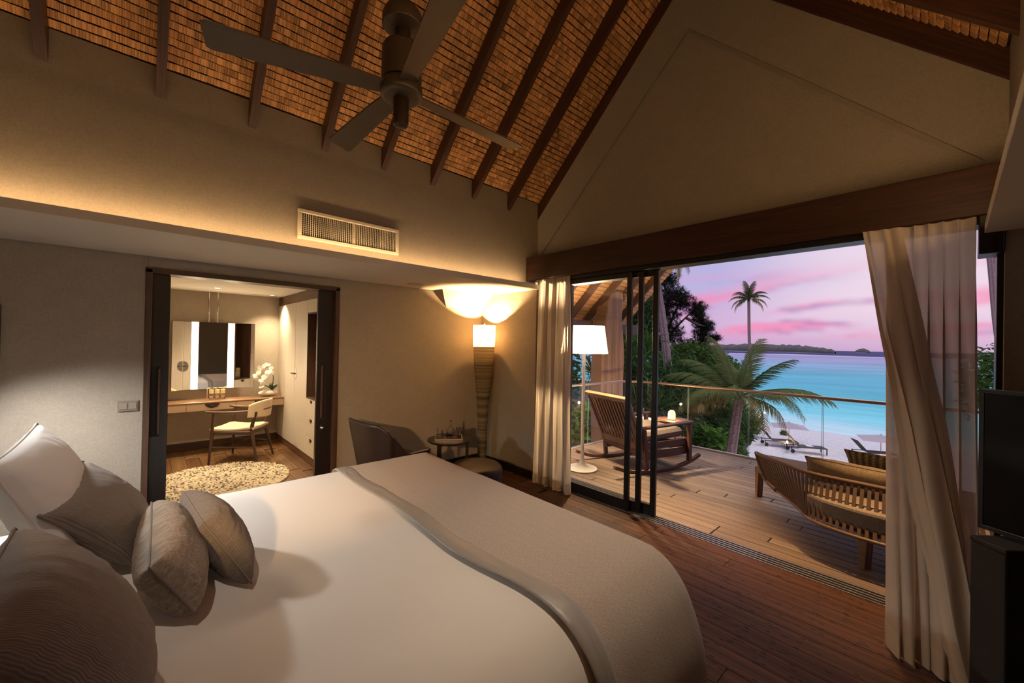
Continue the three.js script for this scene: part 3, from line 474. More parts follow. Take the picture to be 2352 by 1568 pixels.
{ // black frame at the far left
  const p = thing('picture_frame', 'slim black frame hanging on left wall at the photo edge', 'picture', [-1.05, 1.42, ZL]), w = 0.34, h = 0.385;
  part('frame', [span(-w, w, h - 0.014, h, 0.002, 0.03), span(-w, w, -h, -h + 0.014, 0.002, 0.03), span(-w, -w + 0.014, -h + 0.014, h - 0.014, 0.002, 0.03), span(w - 0.014, w, -h + 0.014, h - 0.014, 0.002, 0.03)], Mt.black, p);
  part('print', [span(-w + 0.015, w - 0.015, -h + 0.015, h - 0.015, 0.002, 0.012)], M([0.07, 0.06, 0.05], { roughness: 0.3 }), p);
}
tag(part(numbered('ceiling_speaker'), [place(lathe([[0, 0], [0.086, 0], [0.09, 0.003], [0.09, 0.006], [0, 0.006]], 40), 2.245, YS - 0.0065, -4.07)], M([0.50, 0.44, 0.35], { roughness: 0.9 }), scene), 'round flush speaker cover in the soffit above the armchair', 'speaker');

{ // tall tapered floor lamp in the corner
  const L = thing('floor_lamp', 'tall tapered paper floor lamp glowing at its top in the corner', 'floor lamp', [3.235, 0, -4.06]);
  const prof = [[0.057, 0.03], [0.058, 0.3], [0.061, 0.5], [0.075, 0.8], [0.098, 1.05], [0.12, 1.3], [0.134, 1.52], [0.1405, 1.68], [0.143, 1.832]], cv = new THREE.CatmullRomCurve3(prof.map(([x, y]) => V(x, y, 0))), ps = cv.getPoints(170).map((p, i) => [p.x + 0.0008 * Math.sin(i * 1.6), p.y]);
  const paper = M([0.42, 0.33, 0.20], { phys: true, roughness: 0.9, transmission: 0.5, thickness: 0, ior: 1.1, specularIntensity: 0.15, map: rep(tex(8, 512, (u, v) => { const n = fbm(u, v, 1, 150, 2, 171); return 0.55 + 0.5 * n; }, true), 1, 1) });
  part('lamp_shade', lathe(ps, 48), paper, L);
  part('base', [lathe([[0, 0], [0.075, 0], [0.08, 0.006], [0.078, 0.022], [0.055, 0.03], [0, 0.03]], 36)], Mt.bronzeDark, L);
  part('top_ring', [new THREE.TorusGeometry(0.143, 0.003, 8, 48).rotateX(Math.PI / 2).translate(0, 1.832, 0)], Mt.white, L);
  part('finial', [limb([[0, 1.60, 0], [0, 1.846, 0]], 0.005, 10, 1), place(new THREE.SphereGeometry(0.011, 14, 10), 0, 1.85, 0)], Mt.steel, L);
  const dm = M([0.9, 0.85, 0.75], { phys: true, roughness: 0.95, transmission: 0.72, thickness: 0, ior: 1.1, specularIntensity: 0.1 });
  for (const [r, y] of [[0.132, 1.56], [0.118, 1.38]]) part('inner_baffle', [lathe([[0.006, y], [r, y], [r, y + 0.002], [0.006, y + 0.002]], 40)], dm, L);  // added unseen baffles, limiting how far down the shade glows
  part('bulb', [place(new THREE.SphereGeometry(0.03, 20, 14), 0, 1.735, 0)], M([1, 0.9, 0.7], { emissive: new THREE.Color(1, 0.72, 0.4), emissiveIntensity: 14 }), L);
  point(L, WARM, POWER.tallLamp * 12, 0, 1.735, 0, 1);
}
{ // leather tub chair
  const c = thing('armchair', 'dark brown leather tub armchair between the bed and side table', 'armchair', [1.86, 0, -3.74], 0.12);
  const hide = M([0.019, 0.009, 0.006], { phys: true, roughness: 0.45, clearcoat: 0.0, clearcoatRoughness: 0.5, bumpMap: rep(T.leather, 3, 3), bumpScale: 0.0015 });
  const sq = (a, e) => { const cc = Math.cos(a), ss = Math.sin(a); return Math.pow(Math.abs(cc) ** e + Math.abs(ss) ** e, -1 / e); };
  part('shell', sheet((s, t) => { const a = lerp(-2.15, 2.15, s), k = sq(a, 3.4), H = lerp(0.85, 0.56, sstep(0.62, 1.5, Math.abs(a))), y = lerp(0.30, H, t), out = 0.29 + 0.085 * t * (Math.abs(a) < 1 ? 1.15 : 0.7); return V(-Math.cos(a) * out * k * 0.98, y, Math.sin(a) * out * k * 0.98); }, 90, 22, 0.028, 1.6, 0.5), hide, c);
  part('seat', [cbox(0.52, 0.13, 0.5, 0.02, 0.40, 0, 0.045)], hide, c);
  part('seat_pan', [cbox(0.46, 0.05, 0.46, 0.0, 0.305, 0, 0.02)], hide, c);
  for (const [x, z] of [[-0.19, -0.2], [-0.19, 0.2], [0.2, -0.2], [0.2, 0.2]]) part('leg', [limb([[x * 0.85, 0.30, z * 0.85], [x * 1.1, 0, z * 1.1]], [0.018, 0.012], 10, 1)], Mt.walnutDark, c);
}
{ // round side table
  const t = thing('side_table', 'round black side table carrying a drinks tray beside the armchair', 'table', [2.484, 0, -3.70]), blk = M([0.02, 0.017, 0.015], { roughness: 0.28 });
  part('table_top', [lathe([[0, 0.53], [0.222, 0.53], [0.23, 0.536], [0.232, 0.548], [0.228, 0.552], [0, 0.55]], 56)], blk, t);
  for (let i = 0; i < 3; i++) { const a = 1.571 + i * 2.094; const m = part('leg', [span(0.185, 0.218, 0, 0.53, -0.011, 0.011, 0.003), span(0.02, 0.2, 0.505, 0.53, -0.011, 0.011, 0.003)], blk, t); m.rotation.y = a; }
}
{ // tray, decanter, tumblers
  const t = thing('serving_tray', 'rectangular silver-rimmed tray with dark inlay on the black table', 'tray', [2.508, 0.5522, -3.737], -0.595), rim = M([0.55, 0.50, 0.43], { roughness: 0.3, metalness: 0.8 });
  part('base', [cbox(0.29, 0.006, 0.24, 0, 0.003, 0, 0.002)], M([0.10, 0.04, 0.03], { roughness: 0.25 }), t);
  part('rim', [span(-0.15, 0.15, 0, 0.016, 0.118, 0.132), span(-0.15, 0.15, 0, 0.016, -0.132, -0.118), span(-0.15, -0.136, 0, 0.016, -0.118, 0.118), span(0.136, 0.15, 0, 0.016, -0.118, 0.118)], rim, t);
  const y = 0.5582, gl = M([1, 1, 1], { phys: true, roughness: 0.03, transmission: 1, thickness: 0.006, ior: 1.5 });
  const d = thing('decanter', 'round crystal decanter with a pointed stopper, standing on the tray', 'decanter', [2.575, y + 0.0005, -3.80]);
  part('body', [lathe([[0, 0], [0.036, 0], [0.047, 0.012], [0.051, 0.036], [0.046, 0.062], [0.028, 0.082], [0.016, 0.09], [0.014, 0.11], [0.019, 0.114], [0.012, 0.114], [0.011, 0.09], [0.024, 0.078], [0.04, 0.06], [0.046, 0.036], [0.042, 0.014], [0, 0.008]], 36)], gl, d);
  part('stopper', [lathe([[0, 0.10], [0.009, 0.10], [0.011, 0.115], [0.007, 0.124], [0.016, 0.140], [0.013, 0.158], [0, 0.178]], 20)], gl, d);
  const g0 = thing('tumbler', 'cut glass tumbler left of the decanter on the tray', 'glass', [2.47, y + 0.0005, -3.86]);
  const pr = [[0, 0], [0.028, 0], [0.031, 0.004], [0.034, 0.085], [0.0325, 0.085], [0.029, 0.012], [0, 0.01]], gg = lathe(pr, 20); gg.computeVertexNormals();
  part('bowl', [gg], gl, g0);
  [[2.665, -3.765, 'cut glass tumbler right of the decanter at tray edge'], [2.455, -3.735, 'cut glass tumbler at the near left corner of the tray'], [2.575, -3.70, 'cut glass tumbler in front of the decanter, nearest the bed']].forEach(([x, z, l]) => dup(g0, [x, y + 0.0005, z], 0, l));
}
{ // round pouf
  const o = thing('ottoman', 'low round dark brown leather pouf at the foot of bed', 'ottoman', [2.53, 0, -3.27]), hide = M([0.022, 0.011, 0.007], { roughness: 0.55, bumpMap: rep(T.leather, 3, 3), bumpScale: 0.0012 });
  part('cushion_body', [lathe([[0, 0.03], [0.25, 0.03], [0.268, 0.05], [0.275, 0.16], [0.272, 0.30], [0.262, 0.345], [0.235, 0.37], [0.12, 0.38], [0, 0.381]], 56)], hide, o);
  part('seam', [new THREE.TorusGeometry(0.27, 0.004, 8, 64).rotateX(Math.PI / 2).translate(0, 0.325, 0)], hide, o);
  part('plinth', [lathe([[0, 0], [0.23, 0], [0.23, 0.03], [0, 0.03]], 40)], Mt.blackMatte, o);
}
{ // television on a swivel arm and the black cabinet below
  const a = Math.atan2(0.876, -0.48), t = thing('television', 'flat black television turned towards the bed at the right edge', 'television', [2.8, 1.127, 0.087]);
  t.rotation.y = -a; const w = 1.08;                      // local x runs from the far edge towards the camera
  part('casing', [span(0, w, -0.312, 0.312, -0.035, -0.002, 0.006)], Mt.black, t);
  part('bezel', [span(0, w, 0.294, 0.312, -0.002, 0.004, 0.001), span(0, w, -0.312, -0.294, -0.002, 0.004, 0.001), span(0, 0.018, -0.294, 0.294, -0.002, 0.004, 0.001), span(w - 0.018, w, -0.294, 0.294, -0.002, 0.004, 0.001)], Mt.black, t);
  part('screen', [span(0.018, w - 0.018, -0.294, 0.294, -0.0019, 0.0015, 0.0003)], M([0.005, 0.005, 0.006], { phys: true, roughness: 0.12, specularIntensity: 0.2 }), t);
  part('wall_arm', [limb([[w * 0.5, 0, -0.035], [w * 0.42, 0, -0.24], [w * 0.55, 0, -0.46]], 0.02, 10, 3)], Mt.black, t);
  const c = thing('cabinet', 'plain black pedestal cabinet standing under the television', 'cabinet', [2.61, 0, 0.158]); c.rotation.y = -Math.atan2(0.676, 0.737);
  part('body', [span(0, 0.5, 0.03, 0.78, -0.13, 0, 0.004)], Mt.blackMatte, c); part('top', [span(-0.002, 0.502, 0.78, 0.80, -0.132, 0.002, 0.003)], Mt.blackMatte, c); part('plinth', [span(0.03, 0.47, 0, 0.03, -0.12, -0.01, 0.002)], Mt.blackMatte, c);
}
for (const [x, z, y, col, pw, aim, label] of [[-0.76, -3.86, 1.72, NEUTRAL, POWER.bedFar, [0.6, -1.5, 0.5], 'unseen pendant lamp added at the head of bed by the left wall'], [-0.72, -0.62, 1.74, WARM, POWER.bedNear, [2.9, -0.82, -3.75], 'unseen pendant lamp added at the head of bed on the camera side']]) {   // added unseen pendants, put in to light the bed and left wall
  const p = thing('added_pendant', label, 'lamp', [x, 0, z]), top = z < -3.5 ? YS : 4.6;
  part('cord', [limb([[0, top - 0.001, 0], [0, y + 0.1, 0]], 0.003, 6, 1)], Mt.black, p);
  part('lamp_shade', [lathe([[0.09, y - 0.06], [0.092, y - 0.06], [0.085, y + 0.04], [0.03, y + 0.1], [0, y + 0.102], [0, y + 0.098], [0.028, y + 0.096], [0.083, y + 0.038]], 32)], Mt.bronze, p);
  part('bulb', [place(new THREE.SphereGeometry(0.035, 20, 14), 0, y, 0)], M([0.95, 0.88, 0.75], { emissive: col, emissiveIntensity: 6, roughness: 0.5 }), p);
  spot(p, col, pw * 4, [0, y - 0.04, 0], [aim[0], y + aim[1], aim[2]], z < -3 ? 1.25 : 0.40, 0.9, 3);
}
{ // added unseen fill spot on the ridge beam, brightening throw and floor
  const s = thing('added_spotlight', 'unseen spotlight added under the ridge beam over the foot of bed', 'spotlight', [2.55, 4.70, -1.56]);
  part('mount', [limb([[0, 0.158, -0.06], [0, 0.0, 0.0]], 0.012, 8, 1)], Mt.bronze, s);
  part('housing', [lathe([[0.0, 0.06], [0.04, 0.06], [0.045, 0.05], [0.045, -0.05], [0.041, -0.05], [0.041, 0.04], [0, 0.045]], 28)], Mt.bronze, s);
  part('lens', [lathe([[0, -0.03], [0.04, -0.03], [0.04, -0.026], [0, -0.026]], 24)], M([1, 0.9, 0.75], { emissive: new THREE.Color(1, 0.8, 0.58), emissiveIntensity: 6 }), s);
  spot(s, new THREE.Color(1, 0.8, 0.6), POWER.ridge, [0, -0.055, 0], [-0.75, -4, 0.75], 0.46, 0.9, 2);
}
{
  const s = thing('added_spotlight', 'unseen spotlight added under the ridge beam over the head of bed', 'spotlight', [-0.55, 4.70, -1.56]), o = scene.getObjectByName('added_spotlight');  // second added fill spot, out of view, brightening the pillows
  for (const c of o.children) if (c.isMesh) { const m = c.clone(); s.add(m); }
  spot(s, new THREE.Color(1, 0.86, 0.72), POWER.ridgeHead, [0, -0.055, 0], [0.5, -4, -1.0], 0.36, 0.95, 2);
}
// ================================================================ dressing room behind the pocket doors
{
  const zb = -7.33, YD = 2.27;
  struct('wall_dressing_back', span(-0.8, 2.3, -0.2, YD + 0.1, zb - 0.15, zb), M([0.72, 0.62, 0.50], { map: rep(T.plaster, 1.6, 1.6), roughness: 0.85 }));
  struct('wall_dressing_left', span(-0.8, -0.66, -0.2, YD + 0.1, zb, ZL - WT), Mt.wall); struct('wall_dressing_right', span(2.22, 2.36, -0.2, YD + 0.1, zb, ZL - WT), Mt.wall);
  struct('ceiling_dressing', span(-0.8, 2.36, YD, YD + 0.1, zb - 0.15, ZL - WT), M([0.78, 0.74, 0.68], { roughness: 0.9 }));
  struct('baseboard_dressing', span(-0.15, 1.615, 0, 0.11, zb, zb + 0.018, 0.003), Mt.walnutDark);
  // fitted wardrobes: s = 1 the right-hand one, s = -1 its mirror image on the left
  function wardrobe(X, s, label, z) {
    const w = thing('wardrobe', label, 'wardrobe', [X, 0, 0]), f = (a, b, y0, y1, z0, z1, bv = 0.003, gr) => span(Math.min(s * a, s * b), Math.max(s * a, s * b), y0, y1, z0, z1, bv, gr), g = 0.0025;
    part('plinth', [f(0.004, 0.5, 0, 0.09, zb + 0.001, ZL - WT - 0.001)], Mt.walnut, w);
    part('crown_trim', [f(-0.002, 0.5, 2.14, YD - 0.001, zb + 0.001, ZL - WT - 0.001, 0.002, 'z')], Mt.walnut, w);
    part('carcass', [f(0.022, 0.5, 0.09, 2.14, zb + 0.001, z.niche[0] - 0.001), f(0.022, 0.5, 0.09, 0.83, z.niche[0], z.niche[1]), f(0.022, 0.5, 1.96, 2.14, z.niche[0], z.niche[1]), f(0.022, 0.5, 0.09, 2.14, z.niche[1] + 0.001, ZL - WT - 0.001)], Mt.lacquer, w);
    const ph = (zz, y) => { // half-disc pull with a small bar
      return [prism([...Array(13)].map((_, i) => [0.045 * Math.cos(Math.PI + i * Math.PI / 12), 0.045 * Math.sin(Math.PI + i * Math.PI / 12)]), 0.003, (a, b, c) => [s * (-0.0015 - c), y + b, zz + a]), limb([[-s * 0.004, y - 0.02, zz - 0.022], [-s * 0.012, y - 0.02, zz], [-s * 0.004, y - 0.02, zz + 0.022]], 0.006, 8, 3)];
    };
    for (const [z0, z1] of z.doors) {
      const d = part('door', [f(0, 0.021, 0.095, 2.135, z0 + g, z1 - g, 0.003, 'y')], Mt.lacquer, w);
      for (const [hz, sg] of z.discs) if (hz > z0 - 0.01 && hz < z1 + 0.01 && (Math.abs(hz - z0) < 0.01 || Math.abs(hz - z1) < 0.01)) {
        const dir = Math.abs(hz - z0) < 0.01 ? 1 : -1, pts = [...Array(17)].map((_, i) => { const a = -Math.PI / 2 + i * Math.PI / 16; return [dir * (0.006 + 0.088 * Math.cos(a)), 0.088 * Math.sin(a)]; });
        const hd = part('handle_plate', [prism(dir > 0 ? pts : pts.reverse(), 0.003, (a, b, c) => [s * (-0.001 - c), 1.12 + b, hz + a])], Mt.steel, d);
        part('handle', [limb([[-s * 0.003, 1.12, hz + dir * 0.02], [-s * 0.035, 1.12, hz + dir * 0.02], [-s * 0.035, 1.12, hz + dir * 0.062], [-s * 0.003, 1.12, hz + dir * 0.062]], 0.006, 8, 3)], Mt.bronzeDark, d);
      }
    }
    const [n0, n1] = z.niche;
    part('niche', [f(0.30, 0.31, 0.845, 1.955, n0, n1, 0.001, 'y'), f(0.0, 0.30, 0.84, 1.958, n0 + g, n0 + 0.016, 0.001, 'y'), f(0.0, 0.30, 0.84, 1.958, n1 - 0.016, n1 - g, 0.001, 'y'), f(0.0, 0.30, 1.945, 1.958, n0 + 0.016, n1 - 0.016, 0.001, 'z'), f(0.0, 0.30, 0.832, 0.847, n0 + g, n1 - g, 0.001, 'z')], Mt.niche, w);
    part('door', [f(0, 0.021, 1.962, 2.135, n0 + g, n1 - g)], Mt.lacquer, w);
    for (const [y0, y1] of [[0.588, 0.828], [0.334, 0.583], [0.095, 0.329]]) { const d = part('drawer', [f(0, 0.021, y0, y1, n0 + g, n1 - g)], Mt.lacquer, w); part('pull', ph((n0 + n1) / 2, y1 - 0.004), Mt.bronzeDark, d); }
    return w;
  }
  wardrobe(1.615, 1, 'pale fitted wardrobe with round handle plates, niche and drawers beside the vanity desk', { doors: [[zb + 0.002, -6.905], [-6.905, -6.349], [-6.349, -5.79], [-5.33, ZL - WT - 0.002]], discs: [[-6.349]], niche: [-5.79, -5.33] });
  wardrobe(-0.15, -1, 'pale fitted wardrobe seen only in the right wing of the vanity mirror', { doors: [[zb + 0.002, -6.5], [-6.5, -5.95], [-5.57, -5.0], [-5.0, ZL - WT - 0.002]], discs: [[-5.0], [-6.5]], niche: [-5.95, -5.57] });
  tag(part(numbered('candle'), [lathe([[0, 0], [0.032, 0], [0.034, 0.004], [0.034, 0.125], [0.028, 0.13], [0, 0.128]], 24).translate(1.70, 0.8555, -5.53)], M([0.42, 0.55, 0.08], { roughness: 0.5 }), scene), 'lime green candle standing in the wardrobe niche', 'candle');
  tag(part(numbered('dish'), [lathe([[0, 0], [0.05, 0], [0.056, 0.008], [0.053, 0.008], [0.04, 0.003], [0, 0.003]], 28).translate(1.70, 0.8475, -5.53)], Mt.steel, scene), 'small metal dish under the lime green candle', 'dish');
  tag(part(numbered('basket'), [lathe([[0, 0], [0.085, 0], [0.09, 0.05], [0.092, 0.2], [0.086, 0.2], [0.084, 0.012], [0, 0.01]], 28).translate(-0.27, 0.848, -5.82)], M([0.55, 0.45, 0.3], { map: rep(T.pebble, 2, 1), roughness: 0.9 }), scene), 'patterned beige basket reflected in the right wing of the mirror', 'basket');

  // vanity desk hung between the wardrobes
  const dk = thing('vanity_desk', 'wall-hung wooden vanity desk with three brown drawers under the mirror', 'desk', [0, 0, 0]);
  part('desk_top', [span(-0.149, 1.613, 0.698, 0.724, zb + 0.001, -6.888, 0.003, 'x')], Mt.deskTop, dk);
  part('desk_body', [span(-0.149, 1.613, 0.612, 0.697, zb + 0.001, -6.915, 0.002)], Mt.drawer, dk);
  for (const [a, b, c] of [[-0.149, 0.447, 0.15], [0.447, 1.005, 0.727], [1.005, 1.613, 1.305]]) {
    const d = part('drawer', [span(a + 0.002, b - 0.002, 0.606, 0.703, -6.914, -6.8895, 0.002, 'x')], Mt.drawer, d0());
    part('pull', [prism([...Array(15)].map((_, i) => [0.082 * Math.cos(Math.PI + i * Math.PI / 14), 0.062 * Math.sin(Math.PI + i * Math.PI / 14)]), 0.003, (x, y, k) => [c + x, 0.7 + y, -6.8892 + k]), limb([[c - 0.02, 0.668, -6.886], [c, 0.668, -6.868], [c + 0.02, 0.668, -6.886]], 0.006, 8, 3)], Mt.bronzeDark, d);
  }
  function d0() { return dk; }
  // mirror on two poles
  const mr = thing('vanity_mirror', 'three-panel vanity mirror with two lit strips on chrome poles', 'mirror', [0, 0, 0]), y0 = 0.865, y1 = 1.828, zm = -7.265;
  for (const x of [0.705, 0.808]) part('pole', [limb([[x, 0.7245, -7.29], [x, YD - 0.0005, -7.29]], 0.0095, 12, 1)], Mt.chrome, mr);
  part('back_board', [span(0.507, 1.018, y0, y1, zm - 0.015, zm - 0.004, 0.001)], Mt.walnutDark, mr);
  part('mirror_pane', [span(0.592, 0.934, y0 + 0.001, y1 - 0.001, zm - 0.0038, zm, 0.0004)], Mt.mirror, mr);
  for (const [x0, x1] of [[0.509, 0.59], [0.936, 1.016]]) {
    part('light_panel', [span(x0, x1, y0 + 0.001, y1 - 0.001, zm - 0.0038, zm + 0.004, 0.001)], M([0.95, 0.9, 0.8], { emissive: new THREE.Color(1, 0.86, 0.64), emissiveIntensity: 2.0, roughness: 0.5 }), mr);
    rect(mr, new THREE.Color(1, 0.76, 0.46), POWER.mirror, x1 - x0, y1 - y0, V((x0 + x1) / 2, (y0 + y1) / 2, zm + 0.006), V((x0 + x1) / 2, (y0 + y1) / 2, 0));
  }
  for (const [hx, w, a] of [[0.507, -0.232, 0.44], [1.018, 0.262, -0.436]]) {
    const wg = part('mirror_wing', [span(Math.min(0, w), Math.max(0, w), y0, y1, -0.012, -0.0035, 0.001)], Mt.walnutDark, mr); wg.position.set(hx, 0, zm); wg.rotation.y = a;
    part('mirror_pane', [span(Math.min(0, w) + 0.002, Math.max(0, w) - 0.002, y0 + 0.002, y1 - 0.002, -0.0034, 0, 0.0004)], Mt.mirror, wg);
  }
  // three glass jars
  const jar = thing('glass_jar', 'glass jar with a bright lid on the desk, leftmost of three', 'jar', [0.740, 0.7245, -7.13], 0);
  part('bowl', [lathe([[0, 0], [0.026, 0], [0.029, 0.005], [0.029, 0.075], [0.026, 0.08], [0.024, 0.075], [0.025, 0.01], [0, 0.008]], 20)], Mt.solidGlass, jar);
  part('lid', [lathe([[0, 0.081], [0.03, 0.081], [0.031, 0.09], [0.026, 0.11], [0.03, 0.13], [0.026, 0.142], [0, 0.144]], 20)], M([0.9, 0.75, 0.45], { phys: true, roughness: 0.15, transmission: 0.5, thickness: 0.01 }), jar);
  dup(jar, [0.806, 0.7245, -7.13], 0, 'glass jar with a bright lid on the desk, middle of three'); dup(jar, [0.872, 0.7245, -7.13], 0, 'glass jar with a bright lid on the desk, rightmost of three');
  // orchid
  const bx = 1.44, bz = -7.12, v = thing('orchid', 'white orchid with arching sprays in a pebble-shaped white bowl on the desk', 'orchid', [bx, 0.7245, bz]), r = rng(91);
  const bowl = new THREE.SphereGeometry(1, 32, 20); bowl.scale(0.13, 0.048, 0.075); bowl.translate(0, 0.049, 0); part('bowl', [bowl], M([0.82, 0.78, 0.72], { roughness: 0.35 }), v);
  const green = M([0.035, 0.075, 0.022], { roughness: 0.4 }), petal = M([0.88, 0.85, 0.76], { phys: true, roughness: 0.6, transmission: 0.3, thickness: 0, ior: 1.1, specularIntensity: 0.2 });
  for (const [a, l, b] of [[-1.25, 0.13, 0.9], [-2.0, 0.14, 1.1], [2.7, 0.12, 0.7], [1.5, 0.12, 1.3]]) { const m = part('leaf', sheet((s, t) => { const w = 0.032 * Math.sin(Math.PI * Math.min(1, 0.12 + s * 0.88)) * (s > 0.99 ? 0 : 1); return V(s * l, Math.sin(s * b * 1.5) * 0.09 + Math.abs(t - 0.5) * 0.02, (t - 0.5) * 2 * w); }, 12, 6, 0.002), green, v); m.position.set(0.06, 0.085, 0); m.rotation.y = a; }
  const stems = [[[0.05, 0.085, 0], [0.065, 0.30, 0], [0.03, 0.44, 0], [-0.05, 0.47, 0.01], [-0.13, 0.40, 0.02], [-0.17, 0.27, 0.03]], [[0.05, 0.085, 0], [0.07, 0.26, 0.02], [0.04, 0.36, 0.03], [-0.03, 0.35, 0.05], [-0.09, 0.24, 0.06], [-0.10, 0.12, 0.06]]];
  const bloom = () => { const L = []; for (let k = 0; k < 5; k++) { const a = k * 1.2566, l = k === 1 || k === 4 ? 0.036 : 0.03, w = k === 1 || k === 4 ? 0.026 : 0.016; const g = sheet((s, t) => { const q = Math.sin(Math.PI * Math.pow(s, 0.75)); return V(s * l, 0.006 * Math.sin(s * 3), (t - 0.5) * 2 * w * q); }, 6, 4); g.rotateY(a); L.push(g); } const c = new THREE.SphereGeometry(0.006, 8, 6); c.translate(0, 0.006, 0); L.push(c); return merge(L); };
  const bg = bloom();
  for (const st of stems) {
    part('stem', [limb(st, [0.004, 0.003, 0.002], 7, 6)], M([0.05, 0.04, 0.02], { roughness: 0.6 }), v);
    const cv = new THREE.CatmullRomCurve3(st.map((p) => V(...p))); for (let i = 0; i < 15; i++) { const p = cv.getPoint(lerp(0.42, 0.97, i / 14)), m = part('flower', bg, petal, v); m.position.set(p.x + rr(-0.02, 0.02, r), p.y + rr(-0.02, 0.02, r), p.z + rr(0, 0.03, r)); m.rotation.set(rr(0.6, 1.7, r), rr(0, 6, r), rr(-0.6, 0.6, r)); m.scale.setScalar(rr(0.85, 1.3, r)); }
  }
  // armchair with a wooden rail
  const ch = thing('vanity_chair', 'walnut vanity chair with cream leather seat and curved back before the desk', 'chair', [1.0, 0, -6.38], -2.19), cream = M([0.62, 0.48, 0.32], { roughness: 0.5 }), w2 = 0.25, dp = 0.24;
  for (const sx of [-1, 1]) {
    part('leg', [limb([[sx * (w2 + 0.02), 0, dp + 0.01], [sx * w2, 0.35, dp - 0.01], [sx * (w2 - 0.005), 0.645, dp - 0.02]], [0.011, 0.02, 0.015], 10, 5)], Mt.walnutDark, ch);
    part('leg', [limb([[sx * (w2 - 0.03), 0, -dp - 0.06], [sx * (w2 - 0.06), 0.36, -dp + 0.02], [sx * (w2 - 0.065), 0.46, -dp + 0.03], [sx * (w2 - 0.045), 0.66, -dp - 0.03]], [0.012, 0.023, 0.024, 0.015], 10, 5)], Mt.walnutDark, ch);
    part('stretcher', [limb([[sx * (w2 + 0.005), 0.22, dp], [sx * (w2 - 0.045), 0.20, -dp]], 0.009, 8, 1)], Mt.walnutDark, ch);
  }
  part('stretcher', [limb([[-w2 + 0.02, 0.235, 0], [w2 - 0.02, 0.235, 0]], 0.009, 8, 1)], Mt.walnutDark, ch);
  part('seat_frame', [span(-w2 + 0.02, w2 - 0.02, 0.375, 0.415, dp - 0.035, dp - 0.005, 0.006), span(-w2 + 0.05, w2 - 0.05, 0.375, 0.415, -dp + 0.01, -dp + 0.04, 0.006), span(-w2, -w2 + 0.03, 0.375, 0.415, -dp + 0.02, dp - 0.01, 0.006), span(w2 - 0.03, w2, 0.375, 0.415, -dp + 0.02, dp - 0.01, 0.006)], Mt.walnutDark, ch);
  part('seat', [sheet((s, t) => { const a = (s - 0.5) * 2, z = lerp(-dp + 0.0, dp + 0.015, t), w = lerp(0.205, 0.255, t); return V(a * w, 0.452 + 0.018 * Math.cos(t * 5.5) * 0.6 + 0.016 * a * a - 0.02 * Math.pow(Math.abs(a), 6) - 0.01 * Math.pow(2 * Math.abs(t - 0.5), 8), z); }, 24, 22, -0.036)], cream, ch);
  part('backrest', [sheet((s, t) => { const a = (s - 0.5) * 2, th = a * 0.9, top = 0.80 - 0.05 * Math.pow(Math.abs(a), 3), bot = 0.575 + 0.02 * a * a; const y = lerp(bot, top, t); return V(Math.sin(th) * 0.315, y, -dp - 0.06 + 0.315 * (1 - Math.cos(th)) - 0.09 * (y - 0.58)); }, 30, 12, 0.026)], cream, ch);
  part('arm_rail', [limb([[-w2 - 0.02, 0.668, dp + 0.06], [-w2 - 0.005, 0.655, dp - 0.05], [-w2 + 0.0, 0.655, 0.02], [-w2 + 0.02, 0.665, -0.14], [-0.13, 0.68, -dp - 0.05], [0, 0.683, -dp - 0.085], [0.13, 0.68, -dp - 0.05], [w2 - 0.02, 0.665, -0.14], [w2, 0.655, 0.02], [w2 + 0.005, 0.655, dp - 0.05], [w2 + 0.02, 0.668, dp + 0.06]], [0.012, 0.02, 0.018, 0.016, 0.015, 0.016, 0.015, 0.016, 0.018, 0.02, 0.012], 10, 6, 1)], Mt.walnut, ch);
  // round felt-ball rug
  const rg = thing('rug', 'round speckled felt-ball rug on the dressing room floor', 'rug', [0.65, 0, -5.53]), rad = 0.70;
  part('backing', [lathe([[0, 0.001], [rad, 0.001], [rad + 0.004, 0.006], [rad, 0.010], [0, 0.010]], 72)], M([0.45, 0.37, 0.28], { roughness: 1 }), rg);
  const ball = new THREE.IcosahedronGeometry(0.011, 1), ms = [], cs = [], r2 = rng(15);
  for (let i = 0; i < 62; i++) for (let j = 0; j < 72; j++) { const x = (i - 31 + (j % 2) * 0.5) * 0.0245 + rr(-0.004, 0.004, r2), z = (j - 36) * 0.0212 + rr(-0.004, 0.004, r2); if (x * x + z * z > rad * rad) continue; ms.push(mat4(x, 0.013, z, r2() * 6, 0, 0, V(rr(0.9, 1.25, r2), rr(0.7, 1.2, r2), rr(0.9, 1.25, r2)))); const t = r2() < 0.22 ? rr(0.12, 0.3, r2) : rr(0.5, 0.92, r2); cs.push(new THREE.Color().setRGB(t, t * 0.9, t * 0.76)); }
  stuffCopies('felt_balls', ball, M([0.85, 0.8, 0.72], { roughness: 1 }), ms, cs, rg);
  // recessed ceiling spots
  [[1.44, -6.98, 1.5, -6.98, 'recessed downlight over the corner of desk and wardrobe'], [0.72, -6.62, 0.72, -6.7, 'recessed downlight over the vanity chair'], [0.9, -5.35, 0.9, -5.35, 'recessed downlight just inside the doorway']].forEach(([x, z, ax, az, l], i) => {
    const d = thing('downlight', l, 'downlight', [x, YD, z]);
    part('trim_ring', [lathe([[0.032, -0.0005], [0.045, -0.0005], [0.046, -0.004], [0.034, -0.005], [0.032, -0.003]], 28)], Mt.white, d);
    part('lens', [lathe([[0, -0.003], [0.0315, -0.003], [0.0315, -0.0006], [0, -0.0006]], 24)], M([1, 0.95, 0.85], { emissive: new THREE.Color(1, 0.8, 0.52), emissiveIntensity: 6 }), d);
